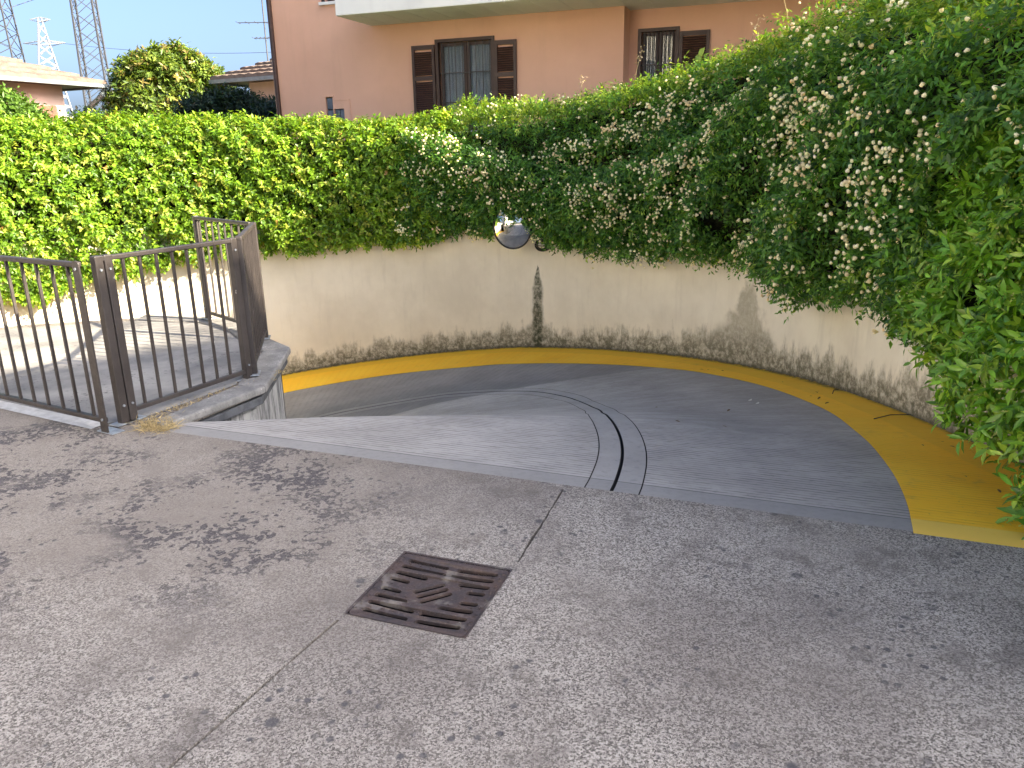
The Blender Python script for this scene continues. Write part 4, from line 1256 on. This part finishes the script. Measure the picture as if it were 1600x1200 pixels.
# ------------------------------------------------------------------ building off to the right that keeps the driveway in shade
HB_ = 14.0; sh_ = HB_ / math.tan(SUN_EL)
shp = [(-4.3, 4.0), (-4.03, 5.83), (-2.79, 6.9), (-1.9, 9.0), (-1.95, 10.2), (-2.26, 11.07), (-2.6, 11.5), (-3.45, 12.2), (-3.0, 12.9), (0, 13.2), (4.5, 12.5), (4.5, -.5), (-4.3, .9)]
rp = [Vector((x + sh_ * SUN_H.x, y + sh_ * SUN_H.y, 0)) for x, y in shp]
shb = empty('apartment_block', (24, -3, .3), 'ochre apartment block beyond the right edge of the photo shading the driveway', 'building')
cen = sum(rp, Vector()) / len(rp)
o = poly_sheet('roof', [(p.x, p.y) for p in rp], [], HB_, M['slab'], shb, thick=.25)
mb = MB(); wl = [cen + (p - cen) * .93 for p in rp]
for i in range(len(wl)):
    a, b = wl[i], wl[(i + 1) % len(wl)]
    mb.quad((a.x, a.y, .1), (b.x, b.y, .1), (b.x, b.y, HB_ - .26), (a.x, a.y, HB_ - .26))
mb.build('wall', M['shade_stucco'], shb)
for i in (0, 2, 3, 5):
    a, b = wl[i], wl[(i + 1) % len(wl)]; L = (b - a).length; d = (b - a).normalized(); nn = Vector((d.y, -d.x, 0))
    if nn.dot(a - cen) < 0: nn = -nn
    for k in range(max(1, int(L // 2.6))):
        for z in (2.6, 5.6, 8.6, 11.6):
            c = a + d * (1.3 + 2.6 * k) + nn * .03
            MB().box((c.x, c.y, z), (1.0, .08, 1.4), math.atan2(d.y, d.x)).build('window', gb, shb)

# ------------------------------------------------------------------ unseen pale house added behind the camera to bounce sunlight onto the ramp
nh = empty('sun_bounce_house', (-10, -5, 0), 'unseen long cream house added behind the viewpoint to bounce sunlight', 'house')
mb = MB(); mb.box((-13, -6, 3.5), (6, 17, 7.0)); mb.build('wall', M['cream'], nh)
mb = MB(); mb.box((-13, -6, 7.12), (7, 18, .22)); mb.build('roof', M['tile'], nh)
for k in range(6):
    for z in (1.7, 4.9):
        MB().box((-9.99, -13.2 + 2.8 * k, z), (.06, 1.0, 1.4)).build('window', gb, nh)

# ------------------------------------------------------------------ far houses
def hip_house(name, label, K, a, La, b, Lb, ze, rise, zb=.4, wallmat='house', over=.7, courses=11, bricks=False):
    K = Vector((*K, 0)); a = Vector((*a, 0)).normalized(); b = Vector((*b, 0)).normalized()
    h = empty(name, (K.x, K.y, zb), label, 'house')
    c4 = [K, K + a * La, K + a * La + b * Lb, K + b * Lb]
    k = min(La, Lb) / 2
    if La >= Lb: r0, r1 = K + a * k + b * k, K + a * (La - k) + b * k
    else: r0, r1 = K + a * k + b * k, K + a * k + b * (Lb - k)
    Zr = Vector((0, 0, ze + rise)); Ze = Vector((0, 0, ze))
    faces = [(c4[0], c4[1], r1 if La >= Lb else r0, r0), (c4[1], c4[2], r1, r1 if La >= Lb else r0), (c4[2], c4[3], r0 if La >= Lb else r1, r1), (c4[3], c4[0], r0, r0 if La >= Lb else r1)]
    faces = [(p, q, s_, t_) for p, q, s_, t_ in faces]
    rf = MB()
    for p, q, s_, t_ in faces: rf.quad(p + Ze - Vector((0, 0, .06)), q + Ze - Vector((0, 0, .06)), s_ + Zr - Vector((0, 0, .06)), t_ + Zr - Vector((0, 0, .06)))
    roof = rf.build('roof', M['tile'], h)
    for fi in (0, 1, 3):
        p, q, s_, t_ = faces[fi]
        for i in range(courses):
            t0, t1 = i / courses, (i + 1.06) / courses
            P0 = (p + Ze).lerp(t_ + Zr, t0); P1 = (q + Ze).lerp(s_ + Zr, t0); P2 = (q + Ze).lerp(s_ + Zr, min(1, t1)); P3 = (p + Ze).lerp(t_ + Zr, min(1, t1))
            up = Vector((0, 0, .11)); lo = Vector((0, 0, .012))
            n = 40; mb = MB()
            for j in range(n):
                f0, f1 = j / n, (j + 1) / n; w0 = Vector((0, 0, .03 * (j % 2))); w1 = Vector((0, 0, .03 * ((j + 1) % 2)))
                A_, B_ = P0.lerp(P1, f0), P0.lerp(P1, f1); C_, D_ = P3.lerp(P2, f1), P3.lerp(P2, f0)
                mb.quad(A_ + up + w0, B_ + up + w1, C_ + lo + w1, D_ + lo + w0)
                mb.quad(A_ - lo * 2, B_ - lo * 2, B_ + up + w1, A_ + up + w0)
            mb.build('tile_course', M['tile'], roof)
    gt = MB()
    for i in range(4):
        p, q = c4[i], c4[(i + 1) % 4]; gt.bar(p + Ze - Vector((0, 0, .06)), q + Ze - Vector((0, 0, .06)), .14, .12)
    gt.build('gutter', M['gutter'], h)
    w4 = [K + a * over + b * over, K + a * (La - over) + b * over, K + a * (La - over) + b * (Lb - over), K + a * over + b * (Lb - over)]
    mb = MB()
    for i in range(4):
        p, q = w4[i], w4[(i + 1) % 4]; mb.quad((p.x, p.y, zb), (q.x, q.y, zb), (q.x, q.y, ze - .05), (p.x, p.y, ze - .05))
    mb.build('wall', M[wallmat], h)
    poly_sheet('soffit', [(p.x, p.y) for p in c4], [], ze - .07, M['brown'], h)
    return h, w4
h1, w4 = hip_house('tiled_house', 'low house with brown tiled hip roof and grey gutter behind the left hedge', (-13.86, 28.56), (-.42, -.907), 12.6, (-.907, .42), 12.6, 4.12, 2.27, over=1.0)
MB().tube([(-13.97, 28.49, 3.98), (-14.0, 28.42, 3.77), (-14.77, 28.63, 3.28), (-15.26, 28.7, 3.0), (-15.26, 28.7, .5)], .09, 8).build('downpipe', M['gutter'], h1)
MB().box((-15.3, 27.0, 1.9), (.7, .7, 2.9), R(25)).build('brick_pier', M['brick'], h1)
h2, _ = hip_house('tiled_house', 'distant pink house with tan tiled roof beside the pink building', (-10.3, 28.6), (.894, -.447), 8, (.447, .894), 8, 4.2, 1.7, over=.9)
ant = empty('television_antenna', (-8.4, 29.2, 4.4), 'thin television antenna above the distant tiled roof', 'antenna')
MB().tube([(-8.4, 29.2, 4.3), (-8.4, 29.2, 7.3)], .025, 6).build('mast', M['pylon2'], ant)
mb = MB()
for z, l in ((6.9, .35), (6.1, .9), (5.6, .4)):
    mb.bar((-8.4 - l, 29.2, z), (-8.4 + l * .6, 29.2, z), .025)
    for i in range(5): x = -8.4 - l + i * l * .35; mb.bar((x, 28.95, z), (x, 29.45, z), .015)
mb.build('aerial_arms', M['pylon2'], ant)

# ------------------------------------------------------------------ trees and shrubs behind
def crown(name, c, rad, ns, k, L, W, pal, mat, parent, lump=.22, seed=0):
    d = unit(rng.normal(0, 1, (ns, 3))); d[:, 2] = np.where(d[:, 2] < -.5, -d[:, 2], d[:, 2])
    P = np.array(c) + d * np.array(rad) * (rng.uniform(.80, 1.0, (ns, 1)))
    l = lumps(P, 1.3, seed) + .6 * lumps(P, 3.0, seed + 2)
    P = P + d * (lump * l)[:, None] * np.mean(rad)
    keep = (l + rng.normal(0, .6, ns)) > -1.1
    A = sprigs(P[keep], d[keep], k, .22, L, W, pal, .5)
    v, f, kk = leaf_arrays(*A[:5])
    o = link_mesh(name, tri_mesh(name, v, f, np.repeat(A[5], kk, 0)), mat, parent); tag(o, kind='stuff')
    return o
def tree(name, label, base, c, rad, ns, L, W, cols, wts, cat='tree', lump=.14, seed=0, limbs=6, trunk=.11):
    t = empty(name, base, label, cat)
    b = Vector(base); cc = Vector(c)
    mb = MB(); mb.tube([b, b.lerp(cc, .5) + Vector((.05, 0, 0)), cc + Vector((0, 0, rad[2] * .4))], [trunk, trunk * .75, trunk * .3], 8)
    for i in range(limbs):
        a = 2 * PI * i / limbs + .4; s0 = b.lerp(cc, random.uniform(.45, .85))
        e_ = cc + Vector((math.cos(a) * rad[0] * .7, math.sin(a) * rad[1] * .7, random.uniform(-.2, .55) * rad[2]))
        mb.tube([s0, s0.lerp(e_, .5) + Vector((0, 0, .1)), e_], [trunk * .45, trunk * .3, trunk * .12], 6)
    mb.build('trunk', M['bark'], t)
    crown('crown', c, rad, ns, 6, L, W, lambda n: palette(n, cols, wts), M['leafD'], t, lump, seed)
    # dim inner twigs
    d = unit(rng.normal(0, 1, (160, 3))); mb = MB()
    for q in d: mb.bar(tuple(np.array(c) + q * np.array(rad) * .1), tuple(np.array(c) + q * np.array(rad) * .8), .02)
    mb.build('twigs', M['bark'], t)
    return t
tree('magnolia_tree', 'round olive green tree between the two tiled houses', (-12.2, 30, .4), (-12.2, 30, 3.17), (2.25, 2.2, 2.2), 5200, .20, .085,
     [(.12, .19, .03), (.18, .25, .04), (.065, .12, .02), (.22, .18, .05)], [4, 3, 3, 1], lump=.07, seed=1)
tree('conifer_shrub', 'dark green shrub in front of the round tree', (-7.0, 20.2, .4), (-7.0, 20.2, 2.15), (1.35, .8, 1.0), 2100, .14, .04, [(.018, .045, .022), (.03, .07, .032), (.05, .095, .035)], [4, 3, 1], 'shrub', .10, 3, 4, .06)
tree('conifer_shrub', 'dark low shrub beside the corner of the pink building', (-5.35, 19.2, .4), (-5.35, 19.2, 2.0), (.7, .6, .82), 900, .14, .04, [(.02, .05, .028), (.035, .075, .04)], [4, 3], 'shrub', .12, 6, 4, .06)
tree('leafy_shrub', 'light green rounded shrub under the left house eave', (-10.6, 16.5, .4), (-10.6, 16.5, 1.9), (1.35, 1.0, 1.0), 1900, .12, .06, [(.09, .19, .03), (.13, .25, .04), (.06, .13, .02)], [4, 3, 2], 'shrub', .08, 4, 4, .06)
tree('pale_shrub', 'sparse pale shrub between the left house and the round tree', (-8.9, 17.2, .4), (-8.9, 17.2, 1.85), (.8, .6, .72), 420, .11, .05, [(.10, .16, .05), (.18, .14, .08), (.08, .14, .05)], [4, 1, 2], 'shrub', .2, 7, 5, .05)

# ------------------------------------------------------------------ pylons and cables
def mast(name, label, c, w0, w1, z1, mat, bar, step, arms=(), leg=None, rz=.5):
    t = empty(name, (c[0], c[1], 0), label, 'pylon', 'steel lattice towers on the skyline')
    def corner(k, z):
        w_ = (w0 + (w1 - w0) * z / z1) / 2 * 1.414; a = rz + PI / 4 + k * PI / 2
        return Vector((c[0] + w_ * math.cos(a), c[1] + w_ * math.sin(a), z))
    for k in range(4): MB().bar(corner(k, 0), corner(k, z1), leg or bar * 1.6).build('leg', mat, t)
    mb = MB(); z = 0
    while z < z1 - step:
        for k in range(4):
            mb.bar(corner(k, z), corner((k + 1) % 4, z + step), bar); mb.bar(corner((k + 1) % 4, z), corner(k, z + step), bar)
        z += step
    mb.build('bracing', mat, t)
    for z, l in arms:
        mb = MB()
        for s_ in (-1, 1):
            tip = Vector((c[0] + s_ * l, c[1], z + .3))
            for k in range(4): mb.bar(corner(k, z + (.9 if k % 2 else -.4)), tip, bar * 1.2)
        mb.build('cross_arm', mat, t)
    return t
mast('lattice_mast', 'dark lattice mast rising beside the round tree', (-39.85, 80), 2.3, 1.25, 34, M['pylon2'], .05, 1.5, leg=.15, rz=.25)
mast('lattice_mast', 'lattice tower cut by the left picture edge', (-48.9, 80), 4.6, 1.2, 34, M['pylon2'], .06, 1.7, leg=.12, rz=.25)
mast('electricity_pylon', 'pale distant electricity pylon above the left house roof', (-138.3, 250), 13.5, .7, 42.5, M['pylon'], .16, 2.9, arms=((35.2, 6.2), (41.6, 3.0)), leg=.3)
def cable(label, a, b, sag, r=.03):
    a, b = Vector(a), Vector(b)
    pts = [a.lerp(b, t) - Vector((0, 0, sag * 4 * t * (1 - t))) for t in np.linspace(0, 1, 25)]
    o = MB().tube(pts, r, 5).build('power_cable', M['pylon2']); tag(o, label, 'cable', 'power cables in the sky')
cable('thin cable crossing the top left corner of the sky', (-47.5, 80, 15.4), (-20, 120, 40), 1.0, .03)
cable('thin power cable running right from the pale pylon behind the round tree', (-132.5, 250, 35.3), (-20, 215, 30.5), 3.2, .06)

# ------------------------------------------------------------------ small things on and behind the hedge
tr = empty('wooden_trellis', (2.9, 10.4, .4), 'weathered timber trellis post and rail poking above the flowering hedge', 'trellis')
MB().bar((2.38, 10.9, 2.56), (3.2, 10.0, 2.76), .05, .09).build('rail', M['timber'], tr, bevel=.006)
MB().bar((2.62, 10.68, .4), (2.62, 10.68, 2.57), .09, .09).build('post', M['timber'], tr, bevel=.006)
def shoot(name, label, base, h, lean, nleaf, L, W, cols, mat, cat, stem_mat, seeds=0):
    t = empty(name, base, label, cat, 'tall shoots above the flowering hedge')
    b = Vector(base); pts = [b + Vector((lean[0] * s * s, lean[1] * s * s, h * s)) for s in (0, .3, .6, .85, 1)]
    MB().tube(pts, [.006, .005, .004, .003, .002], 5).build('stem', stem_mat, t)
    if nleaf:
        P = np.array([pts[0].lerp(pts[-1], random.uniform(.25, 1))[:] for _ in range(nleaf)])
        D = rng.normal(0, 1, (nleaf, 3)) + np.array([0, 0, .3]); N_ = rng.normal(0, .3, (nleaf, 3)) + np.array([0, -.4, 1])
        v, f, kk = leaf_arrays(P, D, N_, L * rng.uniform(.7, 1.2, nleaf), W * rng.uniform(.8, 1.1, nleaf), True)
        link_mesh('leaves', tri_mesh('leaves', v, f, np.repeat(palette(nleaf, cols, [1] * len(cols)), kk, 0)), mat, t)
    if seeds:
        P = np.array([(pts[3].lerp(pts[-1], random.uniform(-.3, 1)) + Vector((random.gauss(0, .03), random.gauss(0, .03), random.gauss(0, .03))))[:] for _ in range(seeds)])
        v, f, kk = leaf_arrays(P, rng.normal(0, 1, P.shape), rng.normal(0, 1, P.shape), rng.uniform(.02, .04, seeds), rng.uniform(.01, .02, seeds))
        tag(link_mesh('seed_head', tri_mesh('seed_head', v, f, np.repeat(palette(seeds, [(.55, .42, .26), (.62, .52, .36)], [1, 1]), kk, 0)), M['petal'], t), kind='stuff')
G = [(.16, .27, .05), (.22, .33, .07)]
shoot('fig_shoot', 'fig shoot with broad pale leaves in front of the recessed window', (2.30, 10.3, 2.1), .62, (.1, 0), 20, .13, .10, G, M['leafA'], 'shoot', M['bark'])
for i, (x, y, z, h, lx, lab) in enumerate([(.98, 11.1, 2.15, .42, .05, 'short dry flower stalk above the hedge below the blank pink wall'), (1.62, 10.55, 2.2, .62, .10, 'bent dry flower stalk left of the recessed window'),
        (2.72, 9.4, 2.4, .62, .12, 'dry flower stalk rising above the timber trellis'), (2.9, 8.5, 2.5, .70, -.16, 'tallest dry stalk leaning left at the top of the flowering hedge')]):
    shoot('dry_stalk', lab, (x, y, z), h, (lx, 0), 0, 0, 0, None, None, 'stalk', M['straw'], 22)
for i, (x, y, z, h, lx, lab) in enumerate([(3.05, 8.15, 2.45, .58, .05, 'leafy green shoot standing up from the flowering hedge near the trellis'), (3.15, 7.35, 2.5, .52, -.04, 'leafy green shoot at the top of the flowering hedge farthest right')]):
    shoot('green_shoot', lab, (x, y, z), h, (lx, 0), 26, .09, .035, G, M['leafB'], 'shoot', M['bark'])

# ------------------------------------------------------------------ debris on the ground
def strands(name, pts, n, h, spread, mat, label, cat, kind='stuff'):
    mb = MB()
    for _ in range(n):
        p = Vector(random.choice(pts)) + Vector((random.gauss(0, spread), random.gauss(0, spread), 0))
        d = Vector((random.gauss(0, 1), random.gauss(0, 1), random.uniform(.1, 1.2))).normalized(); l = h * random.uniform(.4, 1.2)
        s_ = d.cross(Vector((random.gauss(0, 1), random.gauss(0, 1), random.gauss(0, 1)))).normalized() * .0016
        q = p + d * l * .6; e_ = q + (d + Vector((random.gauss(0, .6), random.gauss(0, .6), -.6))).normalized() * l * .5
        e_.z = max(e_.z, p.z + .004)
        mb.quad(p - s_, p + s_, q + s_, q - s_); mb.quad(q - s_, q + s_, e_)
    o = mb.build(name, mat); tag(o, label, cat, kind=kind); return o
strands('dry_grass', [(-2.24, 4.50, .0), (-2.20, 4.56, 0), (-2.28, 4.56, 0), (-2.16, 4.49, 0)], 420, .10, .035, M['straw'], 'tuft of dry straw grass at the foot of the railing posts', 'grass')
strands('dry_litter', [(-2.3 + .5 * t + random.gauss(0, .01), 4.78 + .95 * t, .0) for t in np.linspace(0, 1, 12)], 420, .045, .035, M['straw'], 'dry grass and litter along the inner edge of the coping', 'litter')
def on_ramp(phi, r): 
    x, y = Q[0] + r * math.cos(R(phi)), Q[1] + r * math.sin(R(phi)); return Vector((x, y, float(ramp_z(np.float64(x), np.float64(y)))))
for phi, r, l, a, lab in ((5, 5.15, .32, .3, 'long thin dead twig lying on the yellow strip'), (16, 5.5, .16, .9, 'short dead twig on the yellow strip near the wall')):
    p = on_ramp(phi, r) + Vector((0, 0, .012)); d = Vector((math.cos(a), math.sin(a), -.02))
    o = MB().tube([p, p + d * l * .5 + Vector((.0, .03, .004)), p + d * l], .004, 5).build('twig', M['bark']); tag(o, lab, 'twig', 'twigs on the ramp')
dead = simple('dead_leaf', (.13, .07, .03), .9, .3, 40, 0)
lf_v, lf_f, _ = leaf_arrays(np.zeros((1, 3)), np.array([[1., 0, 0]]), np.array([[0, 0, 1.]]), np.array([.05]), np.array([.022]), True)
dl_me = tri_mesh('fallen_leaf', lf_v, lf_f); dl_me.materials.append(dead)
for i in range(26):
    ph__ = random.uniform(-17, 40); r = random.uniform(smooth_interp(ph__, yk, yr) + .05, wall_r(ph__) - .06) if i < 22 else random.uniform(3.6, 4.5)
    o = bpy.data.objects.new('fallen_leaf', dl_me); col.objects.link(o); o.location = on_ramp(ph__, r) + Vector((0, 0, .013))
    o.rotation_euler = (random.uniform(-.3, .3), random.uniform(-.2, .2), random.uniform(0, 6.3)); o.scale = (random.uniform(.35, .9),) * 3
    tag(o, 'small brown dead leaf lying on the ramp surface', 'leaf', 'dead leaves scattered on the ramp')
# small white scraps on the dark lane
for phi, r, lab in ((17.5, 4.78, 'larger white paper scrap on the grey lane'), (15.2, 4.72, 'tiny white paper scrap on the grey lane')):
    p = on_ramp(phi, r) + Vector((0, 0, .01)); mb = MB()
    mb.quad(p, p + Vector((.03, .005, .004)), p + Vector((.034, .02, .012)), p + Vector((.008, .018, .002)))
    o = mb.build('paper_scrap', M['lampglass']); tag(o, lab, 'scrap')
